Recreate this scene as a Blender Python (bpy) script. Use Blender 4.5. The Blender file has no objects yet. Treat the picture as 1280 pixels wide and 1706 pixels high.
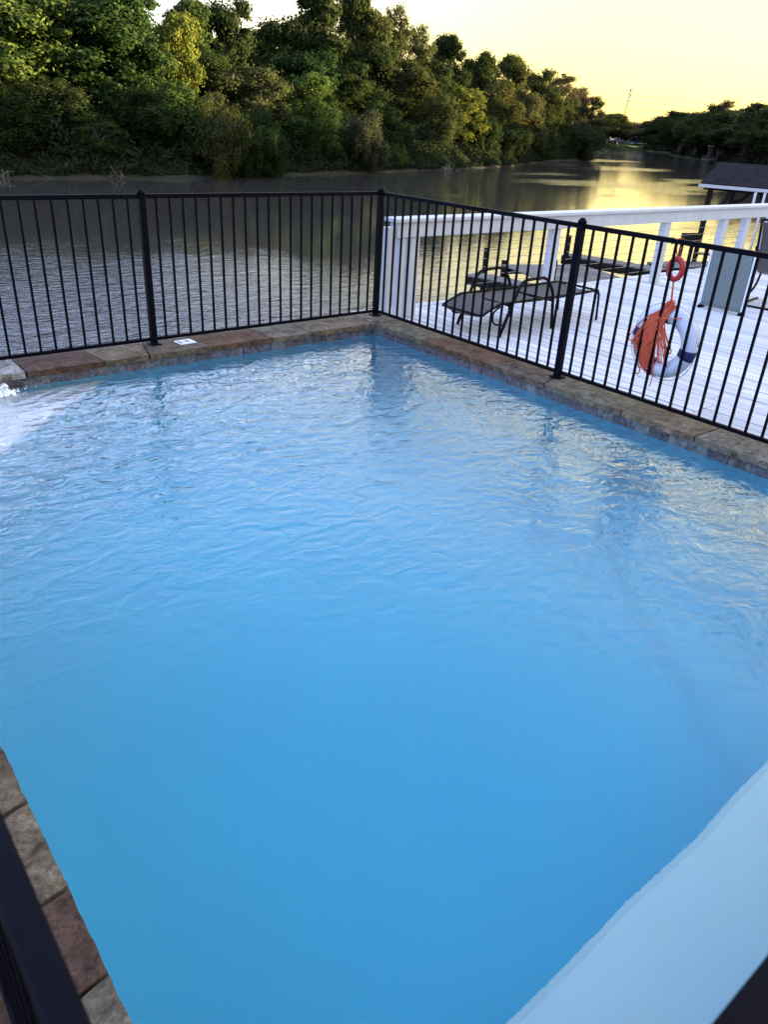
import bpy, bmesh, math, random
import numpy as np
from mathutils import Vector, Matrix, Euler
R = math.radians
random.seed(7)
S = bpy.context.scene
COL = S.collection

# ------------------------------------------------------------------ camera, light, exposure
cam_d = bpy.data.cameras.new('camera')
cam = bpy.data.objects.new('camera', cam_d)
COL.objects.link(cam)
S.camera = cam
yaw, pitch, roll = 0.706455, 0.478982, 0.0586102
fwd = Vector((math.sin(yaw) * math.cos(pitch), math.cos(yaw) * math.cos(pitch), -math.sin(pitch)))
rt = Vector((math.cos(yaw), -math.sin(yaw), 0))
up = rt.cross(fwd)
r2 = math.cos(roll) * rt + math.sin(roll) * up
u2 = -math.sin(roll) * rt + math.cos(roll) * up
cam.matrix_world = Matrix(((r2.x, u2.x, -fwd.x, -4.99775), (r2.y, u2.y, -fwd.y, -6.18309),
                           (r2.z, u2.z, -fwd.z, 1.80792), (0, 0, 0, 1)))
cam_d.sensor_fit = 'HORIZONTAL'
cam_d.sensor_width = 36
cam_d.lens = 1249.5 / 1280 * 36
cam_d.clip_start = 0.05
cam_d.clip_end = 4000
cam_d.dof.use_dof = True
cam_d.dof.focus_distance = 7.5
cam_d.dof.aperture_fstop = 9.0

SUN_AZ, SUN_EL = 108.0, 5.5           # azimuth measured clockwise from +Y
W = bpy.data.worlds.new('World')
S.world = W
W.use_nodes = True
wn = W.node_tree
bg = wn.nodes['Background']
sky = wn.nodes.new('ShaderNodeTexSky')
sky.sky_type = 'NISHITA'
sky.sun_disc = False
sky.sun_elevation = R(SUN_EL)
sky.sun_rotation = R(SUN_AZ)
sky.altitude = 0
sky.air_density = 1.0
sky.dust_density = 2.0
sky.ozone_density = 1.0
# the phone evened out the evening sky: one tone curve over the whole dome, and a broad warm glow low on the sun's side
gm_ = wn.nodes.new('ShaderNodeGamma'); gm_.inputs[1].default_value = 0.3
hs_ = wn.nodes.new('ShaderNodeHueSaturation'); hs_.inputs['Saturation'].default_value = 1.0
wn.links.new(sky.outputs[0], gm_.inputs[0]); wn.links.new(gm_.outputs[0], hs_.inputs['Color'])
gtc = wn.nodes.new('ShaderNodeTexCoord')
dt = wn.nodes.new('ShaderNodeVectorMath'); dt.operation = 'DOT_PRODUCT'
dt.inputs[1].default_value = (math.sin(R(SUN_AZ)), math.cos(R(SUN_AZ)), -0.9)
wn.links.new(gtc.outputs['Generated'], dt.inputs[0])
wr = wn.nodes.new('ShaderNodeMapRange'); wr.interpolation_type = 'SMOOTHSTEP'
wr.inputs[1].default_value = -0.45; wr.inputs[2].default_value = 0.50
wn.links.new(dt.outputs['Value'], wr.inputs[0])
wm = wn.nodes.new('ShaderNodeMix'); wm.data_type = 'RGBA'; wm.blend_type = 'MIX'
wm.inputs[6].default_value = (0.84, 0.95, 1.42, 1)
wm.inputs[7].default_value = (0.92, 0.765, 0.35, 1)
wn.links.new(wr.outputs[0], wm.inputs[0]); 
wx_ = wn.nodes.new('ShaderNodeMix'); wx_.data_type = 'RGBA'; wx_.blend_type = 'MULTIPLY'; wx_.inputs[0].default_value = 1.0
wn.links.new(hs_.outputs[0], wx_.inputs[6]); wn.links.new(wm.outputs[2], wx_.inputs[7])
wn.links.new(wx_.outputs[2], bg.inputs[0])
bg.inputs[1].default_value = 0.15

sun_d = bpy.data.lights.new('sun', 'SUN')
sun = bpy.data.objects.new('sun', sun_d)
COL.objects.link(sun)
sd = Vector((math.sin(R(SUN_AZ)) * math.cos(R(SUN_EL)), math.cos(R(SUN_AZ)) * math.cos(R(SUN_EL)), math.sin(R(SUN_EL))))
sun.rotation_euler = sd.to_track_quat('Z', 'Y').to_euler()
sun_d.energy = 4.5
sun_d.angle = R(0.5)
sun_d.color = (1.0, 0.79, 0.49)

S.view_settings.view_transform = 'Standard'
S.view_settings.look = 'None'
S.view_settings.exposure = 3.62
S.view_settings.gamma = 1.0
S.render.engine = 'CYCLES'
S.cycles.max_bounces = 12
S.cycles.transparent_max_bounces = 24
S.cycles.transmission_bounces = 8
S.cycles.glossy_bounces = 4
S.cycles.diffuse_bounces = 5
S.cycles.caustics_reflective = False
S.cycles.caustics_refractive = True
S.cycles.sample_clamp_indirect = 6

# ------------------------------------------------------------------ helpers
def tag(o, label=None, cat=None, group=None, kind=None):
    if label: o['label'] = label
    if cat: o['category'] = cat
    if group: o['group'] = group
    if kind: o['kind'] = kind
    return o

def link(name, mesh, parent=None, loc=(0, 0, 0), rot=(0, 0, 0), scale=(1, 1, 1)):
    o = bpy.data.objects.new(name, mesh)
    COL.objects.link(o)
    if parent: o.parent = parent
    o.location = loc
    o.rotation_euler = rot
    o.scale = scale
    return o

def thing(name, label, cat, loc=(0, 0, 0), rz=0, group=None):
    o = link(name, None, None, loc, (0, 0, rz))
    o.empty_display_size = .1
    return tag(o, label, cat, group)

def structure(name, mesh=None, parent=None):
    o = link(name, mesh, parent)
    if not parent: o['kind'] = 'structure'
    return o

class MB:
    def __init__(s): s.v = []; s.f = []
    def box(s, x0, x1, y0, y1, z0, z1):
        n = len(s.v)
        s.v += [(x0, y0, z0), (x1, y0, z0), (x1, y1, z0), (x0, y1, z0), (x0, y0, z1), (x1, y0, z1), (x1, y1, z1), (x0, y1, z1)]
        s.f += [tuple(n + i for i in q) for q in ((0, 3, 2, 1), (4, 5, 6, 7), (0, 1, 5, 4), (1, 2, 6, 5), (2, 3, 7, 6), (3, 0, 4, 7))]
        return s
    def bar(s, a, b, w, h, upv=(0, 0, 1)):
        a, b = Vector(a), Vector(b); d = (b - a).normalized(); uv = Vector(upv)
        if abs(d.dot(uv)) > .99: uv = Vector((1, 0, 0))
        side = d.cross(uv).normalized() * (w / 2); u = side.cross(d).normalized() * (h / 2)
        n = len(s.v)
        for p in (a, b):
            s.v += [tuple(p - side - u), tuple(p + side - u), tuple(p + side + u), tuple(p - side + u)]
        s.f += [tuple(n + i for i in q) for q in ((0, 1, 2, 3), (7, 6, 5, 4), (0, 4, 5, 1), (1, 5, 6, 2), (2, 6, 7, 3), (3, 7, 4, 0))]
        return s
    def tube(s, pts, r, n=8, closed=False, cap=True):
        pts = [Vector(p) for p in pts]; m = len(pts)
        rr = r if isinstance(r, (list, tuple)) else [r] * m
        base = len(s.v); ref = None
        for i, p in enumerate(pts):
            if closed: t = (pts[(i + 1) % m] - pts[i - 1]).normalized()
            else: t = (pts[min(i + 1, m - 1)] - pts[max(i - 1, 0)]).normalized()
            if ref is None:
                ref = t.orthogonal().normalized()
            ref = (ref - t * ref.dot(t)).normalized(); bi = t.cross(ref)
            for k in range(n):
                a = 2 * math.pi * k / n
                s.v.append(tuple(p + (ref * math.cos(a) + bi * math.sin(a)) * rr[i]))
        for i in range(m if closed else m - 1):
            j = (i + 1) % m
            for k in range(n):
                l = (k + 1) % n
                s.f.append((base + i * n + k, base + i * n + l, base + j * n + l, base + j * n + k))
        if cap and not closed:
            s.f.append(tuple(base + k for k in reversed(range(n))))
            s.f.append(tuple(base + (m - 1) * n + k for k in range(n)))
        return s
    def lathe(s, prof, c=(0, 0, 0), n=12):
        base = len(s.v)
        for r, z in prof:
            for k in range(n):
                a = 2 * math.pi * k / n
                s.v.append((c[0] + r * math.cos(a), c[1] + r * math.sin(a), c[2] + z))
        m = len(prof)
        for i in range(m - 1):
            for k in range(n):
                l = (k + 1) % n
                s.f.append((base + i * n + k, base + i * n + l, base + (i + 1) * n + l, base + (i + 1) * n + k))
        s.f.append(tuple(base + k for k in reversed(range(n))))
        s.f.append(tuple(base + (m - 1) * n + k for k in range(n)))
        return s
    def poly(s, pts):
        n = len(s.v); s.v += [tuple(p) for p in pts]; s.f.append(tuple(range(n, n + len(pts)))); return s
    def prism(s, pts, z0, z1):
        n = len(s.v); m = len(pts)
        s.v += [(p[0], p[1], z0) for p in pts] + [(p[0], p[1], z1) for p in pts]
        s.f.append(tuple(reversed(range(n, n + m)))); s.f.append(tuple(range(n + m, n + 2 * m)))
        for i in range(m):
            j = (i + 1) % m
            s.f.append((n + i, n + j, n + m + j, n + m + i))
        return s
    def mesh(s, name, mat, smooth=False, bevel=0):
        me = bpy.data.meshes.new(name)
        me.from_pydata(s.v, [], s.f)
        if bevel:
            bm = bmesh.new(); bm.from_mesh(me)
            bmesh.ops.bevel(bm, geom=[e for e in bm.edges if e.calc_face_angle(0) > .5], offset=bevel, segments=1, affect='EDGES')
            bm.to_mesh(me); bm.free()
        me.materials.append(mat)
        if smooth:
            me.polygons.foreach_set('use_smooth', [True] * len(me.polygons))
        me.update()
        return me
    def build(s, name, mat, parent=None, smooth=False, bevel=0, **k):
        return link(name, s.mesh(name, mat, smooth, bevel), parent, **k)

def arc(c, r, a0, a1, n, ax=(1, 0, 0), ay=(0, 0, 1)):
    c, ax, ay = Vector(c), Vector(ax), Vector(ay)
    return [c + ax * r * math.cos(a0 + (a1 - a0) * i / n) + ay * r * math.sin(a0 + (a1 - a0) * i / n) for i in range(n + 1)]

def rounded(pts, r, n=4):
    """polyline with its inner corners rounded"""
    pts = [Vector(p) for p in pts]; out = [pts[0]]
    for a, b, c in zip(pts, pts[1:], pts[2:]):
        d1, d2 = (a - b), (c - b)
        k = min(r, d1.length * .45, d2.length * .45)
        p, q = b + d1.normalized() * k, b + d2.normalized() * k
        for i in range(n + 1):
            t = i / n
            out.append(p * (1 - t) ** 2 + b * 2 * t * (1 - t) + q * t * t)
    return out + [pts[-1]]

# ------------------------------------------------------------------ materials
def newmat(name):
    m = bpy.data.materials.new(name); m.use_nodes = True
    nt = m.node_tree; b = nt.nodes['Principled BSDF']
    return m, nt, b

def N(nt, t, **k):
    n = nt.nodes.new(t)
    for a, v in k.items():
        if a in n.inputs: n.inputs[a].default_value = v
        else: setattr(n, a, v)
    return n

def ramp(nt, src, stops):
    r = nt.nodes.new('ShaderNodeValToRGB'); e = r.color_ramp.elements
    while len(e) < len(stops): e.new(.5)
    for i, (p, c) in enumerate(stops):
        e[i].position = p; e[i].color = (*c, 1) if len(c) == 3 else c
    nt.links.new(src, r.inputs[0]); return r

def mixc(nt, f, a, b, mode='MIX'):
    m = nt.nodes.new('ShaderNodeMix'); m.data_type = 'RGBA'; m.blend_type = mode
    for s, v in ((0, f), (6, a), (7, b)):
        if hasattr(v, 'is_linked') or isinstance(v, bpy.types.NodeSocket): nt.links.new(v, m.inputs[s])
        else: m.inputs[s].default_value = v if s == 0 else (*v, 1) if len(v) == 3 else v
    return m.outputs[2]

def pmat(name, col, rough=.5, metal=0, var=.25, scale=12, bump=0, bscale=40, spec=.5, stretch=None, rnd=0):
    """paint / wood / plastic: colour with uneven tone and a little relief"""
    m, nt, b = newmat(name)
    tc = N(nt, 'ShaderNodeTexCoord'); src = tc.outputs['Object']
    if stretch:
        mp = N(nt, 'ShaderNodeMapping'); mp.inputs['Scale'].default_value = stretch
        nt.links.new(src, mp.inputs[0]); src = mp.outputs[0]
    no = N(nt, 'ShaderNodeTexNoise', Scale=scale, Detail=5.0, Roughness=.65); nt.links.new(src, no.inputs['Vector'])
    c0 = tuple(max(0, c * (1 - var)) for c in col); c1 = tuple(min(1, c * (1 + var)) for c in col)
    r = ramp(nt, no.outputs[0], [(.3, c0), (.7, c1)])
    out = r.outputs[0]
    if rnd:
        oi = N(nt, 'ShaderNodeObjectInfo')
        mr = N(nt, 'ShaderNodeMapRange'); mr.inputs[3].default_value = 1 - rnd; mr.inputs[4].default_value = 1 + rnd
        nt.links.new(oi.outputs['Random'], mr.inputs[0])
        hs = N(nt, 'ShaderNodeHueSaturation'); nt.links.new(mr.outputs[0], hs.inputs['Value']); nt.links.new(out, hs.inputs['Color'])
        out = hs.outputs[0]
    nt.links.new(out, b.inputs['Base Color'])
    b.inputs['Roughness'].default_value = rough
    b.inputs['Metallic'].default_value = metal
    b.inputs['Specular IOR Level'].default_value = spec
    if bump:
        n2 = N(nt, 'ShaderNodeTexNoise', Scale=bscale, Detail=4.0); nt.links.new(src, n2.inputs['Vector'])
        bp = N(nt, 'ShaderNodeBump', Strength=1.0, Distance=bump); nt.links.new(n2.outputs[0], bp.inputs['Height'])
        nt.links.new(bp.outputs[0], b.inputs['Normal'])
    return m

M = {}
M['black'] = pmat('black_powder_coat', (.002, .002, .005), .5, var=.2, scale=30, bump=.0004, bscale=300, spec=.05)
M['white'] = pmat('white_paint', (.45, .465, .49), .5, var=.08, scale=5, bump=.001, bscale=25, stretch=(1, 1, .3))
M['cable'] = pmat('steel_cable', (.30, .30, .30), .4, metal=.6)
M['sling'] = pmat('grey_sling_fabric', (.092, .084, .080), .9, spec=.1, var=.12, scale=60, bump=.0006, bscale=400)
M['slinglight'] = pmat('light_sling_fabric', (.20, .20, .205), .8, var=.12, scale=60, bump=.0006, bscale=400)
M['tube'] = pmat('dark_frame', (.005, .0045, .005), .5, spec=.1)
M['deck'] = pmat('whitewashed_deck_board', (.50, .505, .52), .72, var=.36, scale=7, bump=.005, bscale=26, stretch=(6, .5, 6), rnd=.17)
M['dockwood'] = pmat('weathered_dock_plank', (.15, .14, .13), .9, spec=.1, var=.3, scale=6, bump=.004, bscale=20, stretch=(1, 6, 1), rnd=.2)
M['pile'] = pmat('dark_timber_pile', (.016, .013, .011), .9, spec=.1, var=.4, scale=9, bump=.008, bscale=15)
M['grout'] = pmat('grout', (.16, .155, .145), .9, var=.25, scale=25, bump=.002, bscale=90)
M['ringwhite'] = pmat('white_buoy_vinyl', (.52, .56, .65), .4, var=.04, scale=6)
M['navy'] = pmat('navy_webbing', (.006, .008, .07), .6, var=.2, scale=60)
M['rope'] = pmat('orange_rope', (.50, .075, .025), .65, var=.45, scale=90, bump=.0015, bscale=260)
M['redfloat'] = pmat('red_float_foam', (.42, .02, .018), .5, var=.12, scale=20)
M['greybox'] = pmat('grey_plastic', (.125, .15, .15), .55, var=.1, scale=3)
M['whitetrim'] = pmat('pale_trim', (.6, .62, .66), .5, var=.06)
M['shingle'] = pmat('asphalt_shingle', (.012, .0105, .015), 1.0, spec=.06, var=.45, scale=3, bump=.01, bscale=12)
M['gutter'] = pmat('aluminium_gutter', (.42, .41, .42), .45, var=.08)
M['ink'] = pmat('black_lettering', (.015, .016, .02), .6)
M['plate'] = pmat('white_ceramic_plate', (.72, .74, .76), .25, var=.04)
M['bark'] = pmat('bark', (.075, .062, .047), .9, var=.45, scale=5, bump=.03, bscale=9, stretch=(1, 1, .25))
M['palebark'] = pmat('pale_bark', (.10, .085, .068), .9, var=.4, scale=5, bump=.02, bscale=9, stretch=(1, 1, .25))
M['housewall'] = pmat('pale_siding', (.50, .50, .50), .7, var=.08)
M['housegrey'] = pmat('grey_siding', (.20, .20, .22), .7, var=.08)
M['roofgrey'] = pmat('grey_roofing', (.11, .11, .13), .8, var=.15)
M['glassdark'] = pmat('dark_window_glass', (.02, .022, .025), .1, var=.05)
M['carwhite'] = pmat('white_car_paint', (.32, .33, .35), .3, var=.03)
M['carblue'] = pmat('dark_blue_car_paint', (.03, .04, .09), .25, var=.05)
M['tyre'] = pmat('tyre_rubber', (.012, .012, .012), .9)
M['steel'] = pmat('sun_haze_tinted_steel', (.085, .05, .03), .7, var=.2, scale=.4)  # orange cast of low sun and haze is put into the steel's colour

def stone_mat(name, cols, rough=.75):
    """flagstone: tone picked per stone, mottling, veins, rough split relief"""
    m, nt, b = newmat(name)
    tc = N(nt, 'ShaderNodeTexCoord'); oi = N(nt, 'ShaderNodeObjectInfo')
    off = N(nt, 'ShaderNodeVectorMath', operation='ADD')
    sc = N(nt, 'ShaderNodeVectorMath', operation='SCALE'); sc.inputs['Scale'].default_value = 40
    cb = N(nt, 'ShaderNodeCombineXYZ')
    for i in range(3): nt.links.new(oi.outputs['Random'], cb.inputs[i])
    nt.links.new(cb.outputs[0], sc.inputs[0]); nt.links.new(tc.outputs['Object'], off.inputs[0]); nt.links.new(sc.outputs[0], off.inputs[1])
    v = off.outputs[0]
    n1 = N(nt, 'ShaderNodeTexNoise', Scale=7.0, Detail=9.0, Roughness=.72, Distortion=1.2); nt.links.new(v, n1.inputs['Vector'])
    n2 = N(nt, 'ShaderNodeTexNoise', Scale=34.0, Detail=9.0, Roughness=.8, Distortion=.8); nt.links.new(v, n2.inputs['Vector'])
    base = nt.nodes.new('ShaderNodeValToRGB'); base.color_ramp.interpolation = 'CONSTANT'
    e = base.color_ramp.elements
    while len(e) < len(cols): e.new(.5)
    for i, c in enumerate(cols): e[i].position = i / len(cols); e[i].color = (*c, 1)
    nt.links.new(oi.outputs['Random'], base.inputs[0])
    r1 = ramp(nt, n1.outputs[0], [(.34, (.40, .34, .31)), (.48, (.9, .87, .84)), (.56, (1.15, 1.1, 1.05)), (.68, (1.75, 1.68, 1.6))])
    c = mixc(nt, 1.0, base.outputs[0], r1.outputs[0], 'MULTIPLY')
    r2_ = ramp(nt, n2.outputs[0], [(.36, (.25, .23, .22)), (.5, (1, 1, 1)), (.66, (1.7, 1.7, 1.7))])
    c = mixc(nt, .85, c, r2_.outputs[0], 'MULTIPLY')
    nt.links.new(c, b.inputs['Base Color']); b.inputs['Roughness'].default_value = rough
    b.inputs['Specular IOR Level'].default_value = .15
    ad = N(nt, 'ShaderNodeMath', operation='MULTIPLY_ADD'); ad.inputs[1].default_value = .45
    nt.links.new(n2.outputs[0], ad.inputs[0]); nt.links.new(n1.outputs[0], ad.inputs[2])
    bp = N(nt, 'ShaderNodeBump', Strength=1.0, Distance=.013); nt.links.new(ad.outputs[0], bp.inputs['Height'])
    nt.links.new(bp.outputs[0], b.inputs['Normal'])
    return m
M['stone'] = stone_mat('flagstone', [(.105, .062, .040), (.15, .13, .092), (.13, .115, .085), (.085, .052, .038), (.14, .112, .075), (.125, .112, .078), (.105, .083, .060), (.145, .13, .10)])
M['palestone'] = stone_mat('pale_flagstone', [(.27, .27, .26), (.27, .27, .26)])
M['tile'] = stone_mat('slate_waterline_tile', [(.10, .11, .13), (.13, .135, .15), (.08, .085, .10), (.115, .10, .115), (.12, .135, .14)], .4)

def plaster(name, c0, c1):
    m, nt, b = newmat(name)
    tc = N(nt, 'ShaderNodeTexCoord')
    n1 = N(nt, 'ShaderNodeTexNoise', Scale=.9, Detail=4.0); nt.links.new(tc.outputs['Object'], n1.inputs['Vector'])
    r = ramp(nt, n1.outputs[0], [(.3, c0), (.7, c1)])
    nt.links.new(r.outputs[0], b.inputs['Base Color']); b.inputs['Roughness'].default_value = .8
    return m
M['plaster'] = plaster('white_pool_plaster', (.66, .60, .595), (.71, .645, .64))
M['blueplaster'] = plaster('blue_pool_finish', (.150, .455, .58), (.172, .49, .61))

def pool_water():
    m = bpy.data.materials.new('pool_water'); m.use_nodes = True; nt = m.node_tree; nt.nodes.clear()
    out = nt.nodes.new('ShaderNodeOutputMaterial')
    tc = N(nt, 'ShaderNodeTexCoord')
    # ripples: small crossing waves, rings spreading from the spout, calmer towards the near side
    mp = N(nt, 'ShaderNodeMapping'); mp.inputs['Rotation'].default_value = (0, 0, R(38)); mp.inputs['Scale'].default_value = (1, 1.5, 1)
    nt.links.new(tc.outputs['Object'], mp.inputs[0])
    n1 = N(nt, 'ShaderNodeTexNoise', Scale=5.5, Detail=3.0, Roughness=.5, Distortion=.9); nt.links.new(mp.outputs[0], n1.inputs['Vector'])
    n2 = N(nt, 'ShaderNodeTexNoise', Scale=15.0, Detail=2.0, Roughness=.5, Distortion=.5); nt.links.new(mp.outputs[0], n2.inputs['Vector'])
    dv = N(nt, 'ShaderNodeVectorMath', operation='DISTANCE'); dv.inputs[1].default_value = (-3.75, -.30, -.115)
    nd = N(nt, 'ShaderNodeTexNoise', Scale=1.6, Detail=2.0); nt.links.new(tc.outputs['Object'], nd.inputs['Vector'])
    nt.links.new(tc.outputs['Object'], dv.inputs[0])
    ph = N(nt, 'ShaderNodeMath', operation='MULTIPLY_ADD'); ph.inputs[1].default_value = .55
    nt.links.new(nd.outputs[0], ph.inputs[0]); nt.links.new(dv.outputs['Value'], ph.inputs[2])
    fr = N(nt, 'ShaderNodeMath', operation='MULTIPLY'); fr.inputs[1].default_value = 42; nt.links.new(ph.outputs[0], fr.inputs[0])
    si = N(nt, 'ShaderNodeMath', operation='SINE'); nt.links.new(fr.outputs[0], si.inputs[0])
    fa = N(nt, 'ShaderNodeMapRange'); fa.inputs[1].default_value = .4; fa.inputs[2].default_value = 3.2; fa.inputs[3].default_value = .12; fa.inputs[4].default_value = 0
    nt.links.new(dv.outputs['Value'], fa.inputs[0])
    rg = N(nt, 'ShaderNodeMath', operation='MULTIPLY'); nt.links.new(si.outputs[0], rg.inputs[0]); nt.links.new(fa.outputs[0], rg.inputs[1])
    # second set of arcs from the right hand wall
    dv2 = N(nt, 'ShaderNodeVectorMath', operation='DISTANCE'); dv2.inputs[1].default_value = (-.2, -3.4, -.115); nt.links.new(tc.outputs['Object'], dv2.inputs[0])
    ph2 = N(nt, 'ShaderNodeMath', operation='MULTIPLY_ADD'); ph2.inputs[1].default_value = .8
    nt.links.new(nd.outputs[0], ph2.inputs[0]); nt.links.new(dv2.outputs['Value'], ph2.inputs[2])
    fr2 = N(nt, 'ShaderNodeMath', operation='MULTIPLY'); fr2.inputs[1].default_value = 30; nt.links.new(ph2.outputs[0], fr2.inputs[0])
    si2 = N(nt, 'ShaderNodeMath', operation='SINE'); nt.links.new(fr2.outputs[0], si2.inputs[0])
    fa2 = N(nt, 'ShaderNodeMapRange'); fa2.inputs[1].default_value = .2; fa2.inputs[2].default_value = 2.6; fa2.inputs[3].default_value = .10; fa2.inputs[4].default_value = 0
    nt.links.new(dv2.outputs['Value'], fa2.inputs[0])
    rg2 = N(nt, 'ShaderNodeMath', operation='MULTIPLY'); nt.links.new(si2.outputs[0], rg2.inputs[0]); nt.links.new(fa2.outputs[0], rg2.inputs[1])
    a1 = N(nt, 'ShaderNodeMath', operation='MULTIPLY_ADD'); a1.inputs[1].default_value = .30
    nt.links.new(n2.outputs[0], a1.inputs[0]); nt.links.new(n1.outputs[0], a1.inputs[2])
    a2 = N(nt, 'ShaderNodeMath', operation='ADD'); nt.links.new(a1.outputs[0], a2.inputs[0]); nt.links.new(rg.outputs[0], a2.inputs[1])
    a3 = N(nt, 'ShaderNodeMath', operation='ADD'); nt.links.new(a2.outputs[0], a3.inputs[0]); nt.links.new(rg2.outputs[0], a3.inputs[1])
    sx = N(nt, 'ShaderNodeSeparateXYZ'); nt.links.new(tc.outputs['Object'], sx.inputs[0])
    # distance from the near left corner: calm there
    dc = N(nt, 'ShaderNodeVectorMath', operation='DISTANCE'); dc.inputs[1].default_value = (-4.9, -6.2, -.115); nt.links.new(tc.outputs['Object'], dc.inputs[0])
    cm = N(nt, 'ShaderNodeMapRange'); cm.inputs[1].default_value = 2.2; cm.inputs[2].default_value = 4.0; cm.inputs[3].default_value = .09; cm.inputs[4].default_value = 1
    nt.links.new(dc.outputs['Value'], cm.inputs[0])
    bp = N(nt, 'ShaderNodeBump', Distance=POOL_BUMP)
    nt.links.new(cm.outputs[0], bp.inputs['Strength']); nt.links.new(a3.outputs[0], bp.inputs['Height'])
    gl = N(nt, 'ShaderNodeBsdfGlass', Roughness=0.0, IOR=1.36); nt.links.new(bp.outputs[0], gl.inputs['Normal'])
    # extra mirror layer at grazing angles, added to brighten the sky glints
    lw = N(nt, 'ShaderNodeLayerWeight', Blend=.5); nt.links.new(bp.outputs[0], lw.inputs['Normal'])
    p5 = N(nt, 'ShaderNodeMath', operation='POWER'); p5.inputs[1].default_value = 5; nt.links.new(lw.outputs['Facing'], p5.inputs[0])
    mu = N(nt, 'ShaderNodeMath', operation='MULTIPLY', use_clamp=True); mu.inputs[1].default_value = 1.55; nt.links.new(p5.outputs[0], mu.inputs[0])
    g2 = N(nt, 'ShaderNodeBsdfGlossy', Roughness=0.0); nt.links.new(bp.outputs[0], g2.inputs['Normal'])
    ms = N(nt, 'ShaderNodeMixShader'); nt.links.new(mu.outputs[0], ms.inputs[0]); nt.links.new(gl.outputs[0], ms.inputs[1]); nt.links.new(g2.outputs[0], ms.inputs[2])
    nt.links.new(ms.outputs[0], out.inputs['Surface'])
    va = N(nt, 'ShaderNodeVolumeAbsorption', Density=2.0); va.inputs['Color'].default_value = (1 - .56 / 2, 1 - .06 / 2, 1 - .02 / 2, 1)
    nt.links.new(va.outputs[0], out.inputs['Volume'])
    return m
POOL_BUMP = .015
M["poolwater"] = pool_water()


def river_water():
    m, nt, b = newmat('river_water')
    b.inputs['Base Color'].default_value = (.042, .038, .033, 1)
    b.inputs['Roughness'].default_value = .04
    b.inputs['IOR'].default_value = 1.5
    tc = N(nt, 'ShaderNodeTexCoord')
    mp = N(nt, 'ShaderNodeMapping'); mp.inputs['Rotation'].default_value = (0, 0, R(-40)); mp.inputs['Scale'].default_value = (.7, 1.6, 1)
    nt.links.new(tc.outputs['Object'], mp.inputs[0])
    n1 = N(nt, 'ShaderNodeTexNoise', Scale=5.0, Detail=3.0, Roughness=.55, Distortion=.4); nt.links.new(mp.outputs[0], n1.inputs['Vector'])
    n2 = N(nt, 'ShaderNodeTexNoise', Scale=.045, Detail=3.0); nt.links.new(mp.outputs[0], n2.inputs['Vector'])
    mr = N(nt, 'ShaderNodeMapRange'); mr.inputs[1].default_value = .54; mr.inputs[2].default_value = .66; mr.inputs[3].default_value = .08; mr.inputs[4].default_value = .6
    nt.links.new(n2.outputs[0], mr.inputs[0])
    # the breeze reaches the near half of the river, the far side lies sheltered under the trees
    sx = N(nt, 'ShaderNodeSeparateXYZ'); nt.links.new(tc.outputs['Object'], sx.inputs[0])
    n3 = N(nt, 'ShaderNodeTexNoise', Scale=.22, Detail=6.0); nt.links.new(tc.outputs['Object'], n3.inputs['Vector'])
    yy = N(nt, 'ShaderNodeMath', operation='MULTIPLY_ADD'); yy.inputs[1].default_value = 20; nt.links.new(n3.outputs[0], yy.inputs[0]); nt.links.new(sx.outputs[1], yy.inputs[2])
    near = N(nt, 'ShaderNodeMapRange'); near.inputs[1].default_value = 36; near.inputs[2].default_value = 14; near.inputs[3].default_value = 0; near.inputs[4].default_value = 1.0
    nt.links.new(yy.outputs[0], near.inputs[0])
    # in the lee of the deck it is calm again
    lee = N(nt, 'ShaderNodeMapRange'); lee.inputs[1].default_value = 11; lee.inputs[2].default_value = 4.5; lee.inputs[3].default_value = .16; lee.inputs[4].default_value = 1.0
    nt.links.new(sx.outputs[0], lee.inputs[0])
    nl = N(nt, 'ShaderNodeMath', operation='MULTIPLY'); nt.links.new(near.outputs[0], nl.inputs[0]); nt.links.new(lee.outputs[0], nl.inputs[1])
    far = N(nt, 'ShaderNodeMapRange'); far.inputs[1].default_value = 26; far.inputs[2].default_value = 44; far.inputs[3].default_value = .1; far.inputs[4].default_value = 1.0
    nt.links.new(sx.outputs[0], far.inputs[0])
    mf = N(nt, 'ShaderNodeMath', operation='MULTIPLY'); nt.links.new(mr.outputs[0], mf.inputs[0]); nt.links.new(far.outputs[0], mf.inputs[1])
    n4 = N(nt, 'ShaderNodeTexNoise', Scale=1.1, Detail=2.0, Distortion=.8); nt.links.new(mp.outputs[0], n4.inputs['Vector'])
    hh = N(nt, 'ShaderNodeMath', operation='MULTIPLY_ADD'); hh.inputs[1].default_value = 1.3; nt.links.new(n4.outputs[0], hh.inputs[0]); nt.links.new(n1.outputs[0], hh.inputs[2])
    st = N(nt, 'ShaderNodeMath', operation='MAXIMUM'); nt.links.new(mf.outputs[0], st.inputs[0]); nt.links.new(nl.outputs[0], st.inputs[1])
    bp = N(nt, 'ShaderNodeBump', Distance=.056); nt.links.new(hh.outputs[0], bp.inputs['Height']); nt.links.new(st.outputs[0], bp.inputs['Strength'])
    nt.links.new(bp.outputs[0], b.inputs['Normal'])
    return m
M['river'] = river_water()

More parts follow.
